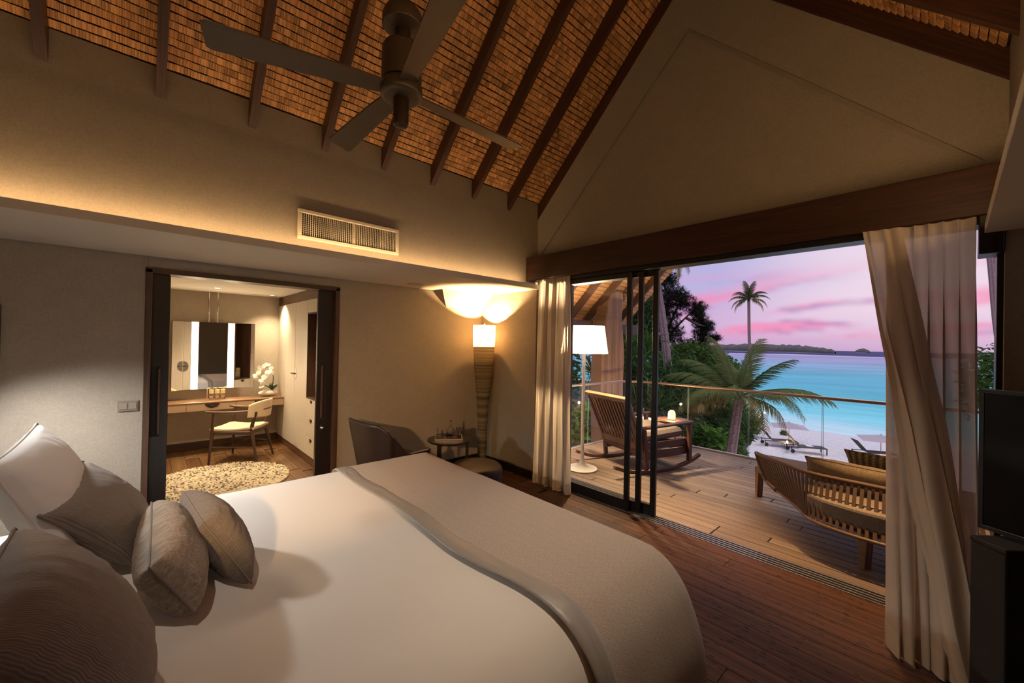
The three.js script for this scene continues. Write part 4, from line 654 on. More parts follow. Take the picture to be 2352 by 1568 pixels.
    spot(d, new THREE.Color(1, 0.76, 0.46), POWER.dressDown * (i === 0 ? 0.9 : 1.25), [0, -0.012, 0], [ax - x, -2, az - z], 0.95, 0.8, 1.5);
  });
}
// ================================================================ the deck
const deckMap = rep(T.wood, 0.7, 3.2);
const deckMats = [[0.40, 0.285, 0.20], [0.36, 0.25, 0.175], [0.44, 0.32, 0.23], [0.33, 0.225, 0.155]].map((c) => M(c, { map: deckMap, roughness: 0.6, bumpMap: deckMap, bumpScale: 0.0006 }));
{
  const d = structGroup('floor_deck');
  planks(d, 'deck_board', 3.632, 6.60, -4.02, 1.6, 0.1142, 3.4, deckMats, 31, 0.025, 0.009, -0.002, 0.003);
  part('joists', [...Array(9)].map((_, i) => span(3.632, 6.58, -0.16, -0.03, -3.98 + i * 0.68, -3.93 + i * 0.68, 0.003)), Mt.blackMatte, d);
  part('fascia', [span(6.60, 6.625, -0.24, 0.0, -4.02, 1.6, 0.003), span(3.632, 6.625, -0.24, 0, -4.045, -4.021, 0.003)], Mt.walnutDark, d);
}
{ // frameless glass balustrade with a round bronze rail
  const b = thing('railing', 'glass balustrade with slim dark handrail round the deck edge', 'railing', [0, 0, 0]), gx = 6.56, gz = -3.945;
  part('handrail', [limb([[3.68, 0.975, gz], [5.0, 0.975, gz], [6.0, 0.975, gz], [6.32, 0.975, gz + 0.03], [6.50, 0.975, gz + 0.19], [gx, 0.975, gz + 0.5], [gx, 0.975, -2.4], [gx, 0.975, -0.8], [gx, 0.975, 1.58]], 0.021, 12, 6)], M([0.34, 0.24, 0.17], { roughness: 0.28, metalness: 0.85 }), b);
  const pane = (x0, z0, x1, z1) => { const l = Math.hypot(x1 - x0, z1 - z0), g = new THREE.PlaneGeometry(l, 0.99).rotateY(-Math.atan2(z1 - z0, x1 - x0)).translate((x0 + x1) / 2, 0.462, (z0 + z1) / 2); part('pane', g, Mt.glass, b); };
  const edge = M([0.62, 0.72, 0.70], { phys: true, roughness: 0.15, transmission: 0.8, thickness: 0, ior: 1.4 });
  const joint = (x, z, a) => { const m = part('pane_edge', [cbox(0.003, 0.99, 0.008, 0, 0.462, 0, 0.001)], edge, b); m.position.set(x, 0, z); m.rotation.y = a; };
  for (const [a, c] of [[gz + 0.52, -2.895], [-2.88, -2.005], [-1.99, -1.135], [-1.12, -0.25], [-0.235, 0.65], [0.665, 1.56]]) { pane(gx, a, gx, c); joint(gx, a, 0); joint(gx, c, 0); }
  for (const [a, c] of [[3.7, 4.62], [4.635, 5.30], [5.315, 6.02]]) { pane(a, gz, c, gz); joint(a, gz, Math.PI / 2); joint(c, gz, Math.PI / 2); }
  const N = 10, cpt = (t) => { const a = -Math.PI / 2 + t * Math.PI / 2; return [gx - 0.5 + 0.5 * Math.cos(a), gz + 0.5 + 0.5 * Math.sin(a)]; };
  part('curved_pane', sheet((s, t) => { const [x, z] = cpt(s); return V(x, lerp(-0.033, 0.957, t), z); }, N, 1), Mt.glass, b);
  part('base_channel', [span(gx - 0.02, gx + 0.02, -0.002, 0.022, gz + 0.5, 1.58, 0.002), span(3.68, gx - 0.5, -0.002, 0.022, gz - 0.02, gz + 0.02, 0.002), limb([...Array(9)].map((_, i) => { const [x, z] = cpt(i / 8); return [x, 0.01, z]; }), 0.014, 8, 1)], Mt.steel, b);
}
{ // leaning slab post of raw timber and the eaves beam
  const edgeL = [[-0.30, -1.2], [-0.28, -0.4], [-0.30, 0.2], [-0.33, 0.9], [-0.30, 1.5], [-0.25, 2.0], [-0.16, 2.32], [-0.05, 2.56]], edgeR = [[0.28, 2.66], [0.30, 2.4], [0.265, 2.1], [0.33, 1.72], [0.37, 1.4], [0.345, 0.9], [0.36, 0.3], [0.38, -0.5], [0.40, -1.2]];
  const cv = (l) => new THREE.SplineCurve(l.map((p) => new THREE.Vector2(...p))).getPoints(40).map((p) => [p.x, p.y]);
  const g = prism([...cv(edgeR).reverse(), ...cv(edgeL).reverse()], 0.2, (a, b, c) => [6.34 + a, b, -4.40 + c], 0.02); { const p = g.attributes.position, u = g.attributes.uv; for (let i = 0; i < p.count; i++) u.setXY(i, p.getX(i), p.getY(i) * 0.5); }
  struct('pillar', g, M([0.42, 0.245, 0.13], { map: T.slab, roughness: 0.62, bumpMap: T.slab, bumpScale: 0.004 }));
  struct('eaves_beam', span(3.7, 6.02, 1.87, 2.05, -4.50, -4.40, 0.004, 'x'), Mt.rafter); struct('eaves_beam', span(6.62, 7.6, 1.84, 2.03, -4.50, -4.40, 0.004, 'x'), wood([0.10, 0.06, 0.05], 0.5));
}
{ // eaves downlights under the beam, washing the deck edge
  [[3.93, -1.75, 'small black eaves downlight over the glass doors'], [3.93, -0.45, 'small black eaves downlight over the right end of the sill']].forEach(([x, z, l], i) => {
    const d = thing('downlight', l, 'downlight', [x, 2.60, z]);
    part('housing', [lathe([[0.026, -0.002], [0.034, -0.002], [0.036, 0.06], [0.0, 0.06], [0.0, 0.05], [0.026, 0.05]], 24)], Mt.black, d);
    part('bracket', [span(-0.129, 0.02, 0.061, 0.071, -0.02, 0.02, 0.002)], Mt.black, d);
    part('lens', [lathe([[0, 0], [0.024, 0], [0.024, 0.004], [0, 0.004]], 20)], M([1, 0.9, 0.7], { emissive: new THREE.Color(1, 0.75, 0.45), emissiveIntensity: 4 }), d);
    spot(d, WARM, POWER.eave * (i ? 0.9 : 1), [0, -0.006, 0], [-0.26, -2, 0.1], 0.40, 0.75, 2);
  });
}
const teak = wood([0.36, 0.185, 0.085], 0.5), teakDark = wood([0.20, 0.075, 0.04], 0.45), taupeCloth = M([0.27, 0.215, 0.165], { map: rep(T.weave, 5, 5), roughness: 0.9, bumpMap: rep(T.wrinkle, 1.4, 1.4), bumpScale: 0.004 });
{ // outdoor floor lamp
  const L = thing('floor_lamp', 'white outdoor floor lamp with a pleated drum shade on the deck', 'floor lamp', [4.235, 0, -3.23]), wh = M([0.78, 0.76, 0.70], { roughness: 0.35 });
  part('base', [lathe([[0, 0.001], [0.19, 0.001], [0.198, 0.008], [0.192, 0.016], [0.10, 0.03], [0.045, 0.06], [0.026, 0.12], [0.021, 0.22], [0, 0.22]], 48)], wh, L);
  part('pole', [limb([[0, 0.2, 0], [0, 1.42, 0], [0, 1.48, 0], [0, 1.53, 0]], [0.021, 0.021, 0.024, 0.036], 16, 4)], wh, L);
  const N = 120, rb = 0.30, rt = 0.248, y0 = 1.497, y1 = 1.852, shadeG = sheet((s, t) => { const a = s * Math.PI * 2, r = lerp(rb, rt, t) + (Math.round(s * 2 * N) % 2 ? 0.004 : 0); return V(Math.cos(a) * r, lerp(y0, y1, t), -Math.sin(a) * r); }, N * 2, 4);
  const sm = M([0.88, 0.84, 0.74], { phys: true, roughness: 0.95, transmission: 0.5, thickness: 0, ior: 1.1, specularIntensity: 0.1, emissive: new THREE.Color(1.0, 0.88, 0.66), emissiveIntensity: 0.3 });
  part('lamp_shade', shadeG, sm, L); part('shade_top', [lathe([[rt - 0.012, 1.846], [rt - 0.002, 1.846], [rt - 0.002, 1.849], [rt - 0.012, 1.849]], 60)], sm, L);
  part('bulb', [place(new THREE.SphereGeometry(0.045, 20, 14), 0, 1.755, 0)], M([1, 0.95, 0.85], { emissive: new THREE.Color(1, 0.8, 0.5), emissiveIntensity: 8 }), L);
  point(L, new THREE.Color(1, 0.74, 0.44), POWER.deckLamp * 5, 0, 1.755, 0, 2);
}
{ // slatted rocking chair
  const c = thing('rocking_chair', 'slatted dark wooden rocking chair with taupe cushion on the deck', 'rocking chair', [5.03, 0, -2.90], -0.30), W = 0.40;   // local x towards the sea
  const tube2 = (pts, w, h) => { const s = new THREE.CatmullRomCurve3(pts.map((p) => V(...p)), false, 'centripetal'), P = s.getPoints(24); return merge(P.slice(1).map((q, i) => { const p = P[i], l = p.distanceTo(q), g = cbox(l + 0.01, h, w, 0, 0, 0, 0.003, 'x'); return place(g, (p.x + q.x) / 2, (p.y + q.y) / 2, (p.z + q.z) / 2, 0, 0, Math.atan2(q.y - p.y, q.x - p.x)); })); };
  for (const s of [-1, 1]) {
    part('runner', tube2([[-0.72, 0.135, s * W], [-0.5, 0.06, s * W], [-0.2, 0.024, s * W], [0.05, 0.021, s * W], [0.35, 0.04, s * W], [0.6, 0.10, s * W], [0.72, 0.15, s * W]], 0.045, 0.042), teakDark, c);
    part('leg', [place(cbox(0.055, 0.50, 0.05, 0, 0, 0, 0.004), 0.53, 0.33, s * W)], teakDark, c);
    part('leg', [place(cbox(0.05, 0.50, 0.045, 0, 0, 0, 0.004), -0.24, 0.30, s * W, 0, 0, 0.10)], teakDark, c);
    part('armrest', [place(cbox(0.90, 0.028, 0.075, 0, 0, 0, 0.006), 0.13, 0.588, s * W, 0, 0, 0.035)], teakDark, c);
    part('side_rail', [place(cbox(0.78, 0.10, 0.03, 0, 0, 0, 0.004), 0.14, 0.22, s * (W - 0.04), 0, 0, 0.02), place(cbox(0.78, 0.09, 0.03, 0, 0, 0, 0.004), 0.14, 0.335, s * (W - 0.04), 0, 0, 0.02)], teakDark, c);
  }
  part('front_rail', [cbox(0.035, 0.12, 2 * W - 0.06, 0.51, 0.25, 0, 0.004)], teakDark, c);
  const tilt = -0.44, bx = -0.22, by = 0.22, bk = (g, u, v) => place(g, bx + u * Math.sin(tilt), by + u * Math.cos(tilt), v, 0, 0, -tilt);      // u up along the back
  part('back_rail', [bk(cbox(0.035, 0.11, 2 * W - 0.04, 0, 0, 0, 0.004), 0.12, 0)], teak, c); part('back_rail', [bk(cbox(0.035, 0.08, 2 * W - 0.04, 0, 0, 0, 0.004), 0.02, 0)], teakDark, c);
  part('top_rail', [bk(cbox(0.055, 0.05, 2 * W + 0.04, 0, 0, 0, 0.006), 0.80, 0)], teak, c);
  for (const s of [-1, 1]) part('back_post', [bk(cbox(0.04, 0.80, 0.04, 0, 0, 0, 0.004), 0.40, s * (W - 0.02))], teakDark, c);
  for (let i = 0; i < 12; i++) part('slat', [bk(cbox(0.016, 0.62, 0.03, 0, 0, 0, 0.003), 0.485, lerp(-W + 0.065, W - 0.065, i / 11))], teak, c);
  part('seat_cushion', [place(cbox(0.68, 0.12, 2 * W - 0.12, 0, 0, 0, 0.04), 0.16, 0.445, 0, 0, 0, 0.05)], taupeCloth, c);
  part('back_cushion', [bk(cbox(0.11, 0.50, 2 * W - 0.14, 0.075, 0, 0, 0.04), 0.52, 0)], taupeCloth, c);
}
{ // low round table and lanterns
  const t = thing('side_table', 'round low wooden table holding a small globe lantern by the railing', 'table', [6.06, 0, -2.91]);
  part('table_top', [lathe([[0, 0.462], [0.245, 0.462], [0.26, 0.467], [0.262, 0.477], [0.256, 0.482], [0, 0.482]], 48)], teak, t);
  part('lower_shelf', [lathe([[0, 0.20], [0.20, 0.20], [0.205, 0.21], [0.2, 0.218], [0, 0.218]], 40)], teak, t);
  for (let i = 0; i < 3; i++) { const a = i * 2.094 + 0.4; part('leg', [limb([[Math.cos(a) * 0.19, 0.462, Math.sin(a) * 0.19], [Math.cos(a) * 0.215, 0, Math.sin(a) * 0.215]], 0.014, 8, 1)], teakDark, t); }
  const glowM = M([0.95, 0.9, 0.8], { roughness: 0.6, emissive: new THREE.Color(1, 0.66, 0.3), emissiveIntensity: 1.6 });
  const lan = (x, y, z, l) => { const g = thing('lantern', l, 'lantern', [x, y, z]); part('globe', [lathe([[0, 0.012], [0.05, 0.012], [0.055, 0.03], [0.055, 0.09], [0.046, 0.125], [0.026, 0.147], [0, 0.153]], 28)], glowM, g); part('foot', [lathe([[0, 0], [0.05, 0], [0.052, 0.011], [0, 0.011]], 24)], Mt.steel, g); point(g, WARM, POWER.lantern, 0, 0.08, 0, 1); return g; };
  lan(6.02, 0.4825, -2.90, 'small glowing dome lantern on the round deck table');
  const st = thing('stool', 'low round white stool beyond the rocking chair carrying the added candle lantern', 'stool', [5.92, 0, -3.36]); part('seat', [lathe([[0, 0.40], [0.18, 0.40], [0.20, 0.41], [0.2, 0.435], [0.18, 0.45], [0, 0.452]], 40)], M([0.78, 0.74, 0.68], { roughness: 0.7 }), st); part('drum', [lathe([[0, 0], [0.15, 0], [0.13, 0.2], [0.17, 0.40], [0, 0.40]], 36)], M([0.7, 0.66, 0.6], { roughness: 0.7 }), st);
  const cl = thing('reflection_candle', 'candle lantern with clear glass sleeve added on the white stool for a reflected glow', 'lantern', [5.86, 0.4525, -3.33]);  // added candle, stands in for a bright reflection in the glass
  part('candle', [lathe([[0, 0], [0.03, 0], [0.03, 0.07], [0, 0.07]], 20)], M([0.9, 0.82, 0.65], { emissive: new THREE.Color(1, 0.6, 0.25), emissiveIntensity: 1.2 }), cl);
  part('flame', [lathe([[0, 0.078], [0.009, 0.088], [0.011, 0.10], [0.006, 0.125], [0, 0.14]], 14)], M([1, 0.9, 0.6], { emissive: new THREE.Color(1, 0.7, 0.3), emissiveIntensity: 40 }), cl);
  part('glass_sleeve', [lathe([[0.05, 0], [0.05, 0.17]], 28)], Mt.glass, cl); point(cl, WARM, POWER.lantern * 5, 0, 0.11, 0, 1);
}
{ // curved daybed with a woven strap back
  const s = thing('daybed', 'curved teak daybed with woven strap back and taupe seat, facing the sea', 'sofa', [0, 0, 0]);
  const top = new THREE.CatmullRomCurve3([[4.50, 0.57, -1.30], [4.26, 0.595, -1.125], [4.06, 0.605, -0.90], [3.965, 0.61, -0.73], [3.935, 0.615, -0.51], [3.93, 0.615, -0.2], [3.93, 0.615, 0.2], [3.965, 0.61, 0.5], [4.1, 0.60, 0.75], [4.35, 0.58, 0.93]].map((p) => V(...p)), false, 'centripetal');
  const bot = new THREE.CatmullRomCurve3([[4.60, 0.285, -1.22], [4.44, 0.275, -1.11], [4.12, 0.27, -0.88], [3.87, 0.27, -0.715], [3.79, 0.27, -0.50], [3.775, 0.27, -0.2], [3.775, 0.27, 0.2], [3.82, 0.27, 0.5], [4.1, 0.27, 0.72], [4.42, 0.28, 0.88]].map((p) => V(...p)), false, 'centripetal');
  const cord = M([0.10, 0.052, 0.028], { roughness: 0.75 }), pl = (c) => c.getPoints(60);
  part('top_rail', [limb(pl(top).filter((_, i) => i % 3 === 0), 0.017, 10, 3), limb([top.getPoint(0).toArray(), [4.56, 0.43, -1.275], bot.getPoint(0).toArray()], 0.016, 10, 4)], cord, s);
  part('bottom_rail', [limb(pl(bot).filter((_, i) => i % 3 === 0), 0.014, 10, 3)], teak, s);
  const NS = 66; for (let i = 0; i < NS; i++) { const u = (i + 0.5) / NS, a = top.getPointAt(u), b = bot.getPointAt(u), tg = top.getTangentAt(u), d = a.clone().sub(b), l = d.length(), m4 = new THREE.Matrix4().makeBasis(tg.clone().cross(d).cross(d).negate().normalize(), d.clone().normalize(), new THREE.Vector3()), x = tg.clone().addScaledVector(d, -tg.dot(d) / d.lengthSq()).normalize(), y = d.clone().normalize(), z = x.clone().cross(y); m4.makeBasis(x, y, z).setPosition(a.clone().add(b).multiplyScalar(0.5)); part('strap', cbox(0.023, l, 0.007, 0, 0, 0, 0.002).applyMatrix4(m4), cord, s); }
  const L4 = [[4.965, -1.40], [3.96, -0.415], [3.96, 0.40], [4.95, 1.1]]; for (const [x, z] of L4) part('leg', [place(merge([prism([[-0.04, 0.31], [0.04, 0.31], [0.025, 0], [-0.015, 0]], 0.05, (a, b, c) => [a, b, c - 0.025], 0.003)]), x, 0, z, x > 4.5 ? 0.7 : 0.9)], teak, s);
  part('seat_frame', [limb([[4.965, 0.30, -1.39], [4.60, 0.285, -1.21], [4.42, 0.28, -1.09]], 0.028, 8, 4, 1.3), limb([[4.965, 0.30, -1.39], [4.99, 0.30, 0], [4.95, 0.30, 1.09]], 0.028, 8, 4, 1.3)], teak, s);
  const pts = []; for (let i = 0; i <= 24; i++) { const p = bot.getPointAt(lerp(0.02, 0.98, i / 24)); pts.push([p.x + 0.05, -p.z]); } pts.push([5.04, -1.12], [5.05, 0], [4.99, 1.41], [4.72, 1.32]);
  part('seat_cushion', prism(pts, 0.10, (a, b, c) => [a, 0.335 + c, -b], 0.022), taupeCloth, s);
  part('slatted_base', prism(pts, 0.018, (a, b, c) => [a, 0.288 + c, -b], 0), teakDark, s);
  const bc = M([0.30, 0.215, 0.13], { map: rep(T.weave, 5, 5), roughness: 0.92 });
  pillow('outdoor_cushion', [[4.20, 0.69, -0.84], [4.16, 0.68, -0.06], [4.27, 0.48, -0.04], [4.33, 0.48, -0.86]], 0.08, bc, bc, 'long tan back cushion leaning against the strap back of the daybed', 'cushion', { seed: 21, pinch: 0.05 });
  const yel = M([0.50, 0.36, 0.13], { map: rep(tex(256, 256, (u, v) => 0.6 + 0.3 * Math.sin(u * Math.PI * 2 * 10) * (0.6 + 0.4 * Math.sin(v * Math.PI * 40)), true), 2.2, 2.2), roughness: 0.9 });
  pillow('outdoor_cushion', [[4.50, 0.745, -0.62], [4.46, 0.735, -0.06], [4.58, 0.48, -0.05], [4.66, 0.48, -0.60]], 0.065, yel, yel, 'mustard yellow striped cushion standing behind the long tan one', 'cushion', { seed: 22, pinch: 0.06 });
}
// ================================================================ beach, lagoon, trees
const SEA = -7.3;
const edgeZ = (x) => x < 28 ? lerp(-3.4, -9.0, sstep(4, 28, x)) : x < 55 ? lerp(-9.0, -15.4, (x - 28) / 27) : lerp(-15.4, -27, (x - 55) / 30);
const groundY = (x, z) => { const base = x < 30 ? lerp(-4.6, -6.3, sstep(8, 30, x)) : x < 46 ? lerp(-6.3, -6.62, (x - 30) / 16) : lerp(-6.62, -8.6, (x - 46) / 26); return base + 0.05 * (free(x * 0.5, z * 0.5, 3) - 0.47); };
const soilY = (x, z) => { const d = edgeZ(x) - z; return groundY(x, z) + (d > 0 ? 1.5 * sstep(0, 2.6, d) + 0.9 * sstep(2, 9, d) * sstep(10, 24, x) : -0.3) + 0.12 * (free(x, z, 9) - 0.47); };
{
  const sand = struct('beach', sheet((s, t) => { const x = lerp(7, 76, s), z = lerp(70, -48, t); return V(x, groundY(x, z), z); }, 140, 160, 0, 46, 80), M([0.80, 0.76, 0.72], { map: T.sand, roughness: 0.95, bumpMap: rep(T.sand, 1, 1), bumpScale: 0.03 })); void sand;
  struct('garden_ground', sheet((s, t) => { const x = lerp(6.7, 74, s), z = lerp(edgeZ(x) + 0.25, edgeZ(x) - 40, t * t); return V(x, soilY(x, z), z); }, 130, 50, 0, 40, 24), M([0.075, 0.055, 0.045], { map: rep(T.sand, 1, 1), roughness: 1, bumpMap: rep(T.sand, 2, 2), bumpScale: 0.08 }));
  struct('ground_under_house', span(-4, 7.2, -5.2, -4.4, -12, 12, 0.01), M([0.1, 0.08, 0.06], { roughness: 1 }));
  // lagoon: shallow turquoise over sand, then lavender sky reflection painted in, reef, deep water
  const xs = []; for (let i = 0; i <= 110; i++) xs.push(54 + 8500 * Math.pow(i / 110, 4.2));
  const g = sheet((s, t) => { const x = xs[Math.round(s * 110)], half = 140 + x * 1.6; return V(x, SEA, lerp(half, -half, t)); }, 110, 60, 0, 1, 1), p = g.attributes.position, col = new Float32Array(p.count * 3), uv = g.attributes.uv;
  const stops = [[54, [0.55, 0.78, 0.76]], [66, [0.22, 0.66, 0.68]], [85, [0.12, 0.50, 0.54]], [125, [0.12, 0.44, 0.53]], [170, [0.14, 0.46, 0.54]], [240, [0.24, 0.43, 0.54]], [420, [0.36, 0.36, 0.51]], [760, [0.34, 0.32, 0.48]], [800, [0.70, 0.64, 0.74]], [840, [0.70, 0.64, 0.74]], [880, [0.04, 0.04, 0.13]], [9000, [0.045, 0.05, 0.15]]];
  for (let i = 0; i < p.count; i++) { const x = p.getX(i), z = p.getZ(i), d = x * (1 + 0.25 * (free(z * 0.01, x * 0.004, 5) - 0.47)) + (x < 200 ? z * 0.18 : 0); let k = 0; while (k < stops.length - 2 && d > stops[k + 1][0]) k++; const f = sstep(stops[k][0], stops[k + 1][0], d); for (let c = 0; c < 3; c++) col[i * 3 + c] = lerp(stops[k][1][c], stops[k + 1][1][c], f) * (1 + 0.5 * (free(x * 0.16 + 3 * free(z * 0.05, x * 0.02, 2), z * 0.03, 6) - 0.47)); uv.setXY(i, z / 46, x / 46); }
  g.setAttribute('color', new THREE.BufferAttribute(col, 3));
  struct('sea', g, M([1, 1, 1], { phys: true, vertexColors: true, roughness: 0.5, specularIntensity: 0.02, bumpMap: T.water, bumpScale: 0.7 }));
}
{ // islands on the horizon
  const isle = (label, x, z0, z1, h, wob) => { const g = sheet((s, t) => { const z = lerp(z0, z1, s), a = Math.PI * (1 - t), e = Math.pow(Math.sin(Math.PI * clamp(s, 0.001, 0.999)), 0.28), hh = h * e * (0.72 + 0.5 * free(s * wob, 3.3, 8) + 0.16 * free(s * wob * 6, 1, 9)); return V(x + Math.cos(a) * 60 * e, SEA - 1 + Math.sin(a) * hh, z); }, 260, 14); const o = thing('island', label, 'island', [0, 0, 0]); part('woods', g, M([0.11, 0.10, 0.085], { roughness: 1 }), o); part('shore', sheet((s, t) => { const z = lerp(z0, z1, s), a = Math.PI * (1 - t), e = Math.pow(Math.sin(Math.PI * clamp(s, 0.001, 0.999)), 0.25); return V(x + Math.cos(a) * 75 * e, SEA - 1 + Math.sin(a) * 2.6 * e, z); }, 60, 8), M([0.72, 0.62, 0.58], { roughness: 1 }), o); };
  isle('long low wooded island on the sea horizon', 1470, -620, -226, 24, 40); isle('tiny islet on the horizon right of the long island', 2480, -306, -256, 19, 7);
}
const barkPalm = M([0.62, 0.44, 0.38], { map: rep(T.bark, 3, 0.5), roughness: 0.95, bumpMap: rep(T.bark, 3, 0.5), bumpScale: 0.01 }), barkDark = M([0.14, 0.10, 0.08], { roughness: 1 });
const leafM = (c, tr = 0.3) => M(c, { phys: true, roughness: 0.75, transmission: tr, thickness: 0, ior: 1.1, specularIntensity: 0.25 });
function frondGeo(L, droop, pairs, ll, seed, fold = 0.5) {
  const r = rng(seed), pos = [], idx = [], ctr = (t) => V(L * t * (1 - 0.18 * droop * t * t), L * (0.16 * t - droop * 0.55 * t * t * t), 0);
  const tri = (a, b, c) => { const k = pos.length / 3; for (const q of [a, b, c]) pos.push(q.x, q.y, q.z); idx.push(k, k + 1, k + 2); };
  for (let i = 0; i < pairs; i++) { const t = lerp(0.14, 0.995, i / (pairs - 1)), p = ctr(t), q = ctr(Math.min(1, t + 0.02)), dir = q.clone().sub(ctr(t - 0.02)).normalize(), len = ll * Math.pow(Math.sin(Math.PI * (0.14 + 0.8 * t)), 0.6) * rr(0.85, 1.1, r);
    for (const s of [-1, 1]) { const out = dir.clone().multiplyScalar(0.62).add(V(0, -fold * (0.6 + 0.5 * r()), s * 0.85)).normalize(), w = 0.026 * (1.2 - 0.5 * t), m = p.clone().addScaledVector(out, len * 0.5).add(V(0, 0.01, 0)), e = p.clone().addScaledVector(out, len).add(V(0, -len * 0.16, 0)), sd = dir.clone().multiplyScalar(w); tri(p.clone().sub(sd), p.clone().add(sd), m.clone().add(sd)); tri(p.clone().sub(sd), m.clone().add(sd), m.clone().sub(sd)); tri(m.clone().sub(sd), m.clone().add(sd), e); } }
  const g = new THREE.BufferGeometry(); g.setAttribute('position', new THREE.Float32BufferAttribute(pos, 3)); g.setIndex(idx); g.computeVertexNormals();
  return merge([g, limb([0, 0.25, 0.5, 0.75, 1].map((t) => ctr(t).toArray()), [0.035, 0.022, 0.015, 0.009, 0.004], 5, 3)]);
}
const F = { long: frondGeo(2.5, 0.55, 40, 0.62, 3, 0.5), mid: frondGeo(2.2, 1.0, 36, 0.6, 5, 0.65), up: frondGeo(2.1, 0.35, 34, 0.5, 7, 0.35), short: frondGeo(1.9, 0.9, 26, 0.5, 9, 0.6) };
function palm(label, trunk, rad, fronds, mats, scale = 1, az = 1.26) {
  const top = trunk[trunk.length - 1], p = thing('palm_tree', label, 'palm tree', trunk[0]), loc = trunk.map((q) => [q[0] - trunk[0][0], q[1] - trunk[0][1], q[2] - trunk[0][2]]), t = loc[loc.length - 1];
  part('trunk', [limb(loc, rad, 14, 8)], barkPalm, p);
  part('crown_shaft', [limb([[t[0], t[1] - 0.1, t[2]], [t[0], t[1] + 0.35 * scale, t[2]]], [rad[rad.length - 1] * 1.15, rad[rad.length - 1] * 0.6], 10, 2)], mats[0], p); void top;
  const right = V(Math.cos(az), 0, Math.sin(az)), fwd = V(Math.sin(az), 0, -Math.cos(az));
  fronds.forEach(([phi, el, kind, roll = 0, m = 0, sc = 1], i) => { const a = phi * Math.PI / 180, d = right.clone().multiplyScalar(Math.cos(a)).addScaledVector(fwd, Math.sin(a)), f = part('frond', F[kind], mats[m], p); f.position.set(t[0], t[1] + 0.15 * scale, t[2]); f.rotation.order = 'YXZ'; f.rotation.set(roll, Math.atan2(-d.z, d.x), el * Math.PI / 180); f.scale.setScalar(scale * sc); void i; });
  return p;
}
const frondGreen = leafM([0.16, 0.19, 0.06]), frondGold = leafM([0.30, 0.24, 0.07]), frondDark = leafM([0.07, 0.10, 0.035]);
// phi: 0 = to the picture's right, 90 = away, 180 = left, 270 = towards the house
palm('young palm with a curved leaning trunk just beyond the glass railing', [[10.75, -4.9, -3.95], [11.1, -2.9, -3.98], [11.75, -1.1, -3.98], [12.3, 0.15, -4.0]], [0.17, 0.145, 0.13, 0.12], [
  [4, 8, 'long', 0.1, 0], [-20, -14, 'short', 0.2, 1, 0.85], [30, 36, 'up', 0, 2], [55, 62, 'up', 0, 0], [150, 64, 'up', 0, 0], [110, 48, 'mid', 0, 0], [176, 22, 'long', -0.1, 0, 0.95], [196, -12, 'mid', 0, 1], [215, 10, 'mid', 0, 0], [160, 38, 'long', 0, 0, 0.9], [262, 24, 'mid', 0, 0, 0.8], [330, 12, 'mid', 0, 0, 0.9], [300, -10, 'short', 0, 1, 0.9], [80, 25, 'mid', 0, 2]], [frondGreen, frondGold, frondDark], 0.93, 1.256);
palm('tall slender palm standing alone against the pink sky', [[48.0, -6.7, -14.2], [47.9, -2.5, -14.35], [47.75, 2.5, -14.6], [47.8, 6.75, -14.73]], [0.20, 0.165, 0.15, 0.14], [
  [0, 20, 'short'], [-8, -6, 'short', 0, 1], [25, 42, 'short'], [60, 66, 'up'], [120, 70, 'up'], [150, 44, 'short'], [180, 16, 'short'], [188, -10, 'short', 0, 1], [215, 30, 'short'], [260, 40, 'short', 0, 2], [290, 20, 'short', 0, 2], [330, 34, 'short'], [90, 30, 'short', 0, 2], [170, -24, 'short', 0, 1], [12, -22, 'short', 0, 1], [240, -5, 'short', 0, 2]], [frondDark, frondGold, frondDark], 1.12, 1.27);
palm('pinkish leaning palm trunk rising past the eaves beside the glass door', [[14.55, -4.8, -6.7], [14.42, -1.5, -6.95], [14.36, 0.42, -7.05], [14.28, 2.2, -7.24], [14.15, 3.82, -7.46], [14.0, 5.3, -7.7]], [0.19, 0.165, 0.155, 0.15, 0.145, 0.13], [
  [0, -30, 'mid', 0, 1], [20, -8, 'mid'], [-30, -22, 'mid', 0, 1], [60, 30, 'up'], [120, 40, 'up'], [180, 10, 'mid'], [220, -14, 'mid'], [270, 6, 'mid'], [310, 18, 'mid']], [frondGreen, frondGold, frondDark], 0.9, 1.09);
palm('bare palm trunk seen through the gap right of the curtain', [[25.3, -5.9, 2.4], [25.15, -2, 1.9], [24.97, 2.14, 1.28], [24.98, 5.54, 1.03], [25.0, 8.2, 0.75]], [0.17, 0.15, 0.135, 0.13, 0.12], [
  [0, 20, 'mid'], [40, 30, 'mid'], [90, 10, 'mid'], [140, 36, 'mid'], [180, 20, 'mid'], [230, 10, 'mid'], [280, 40, 'up'], [320, 10, 'mid']], [frondDark, frondGold, frondDark], 1.0, 1.55);

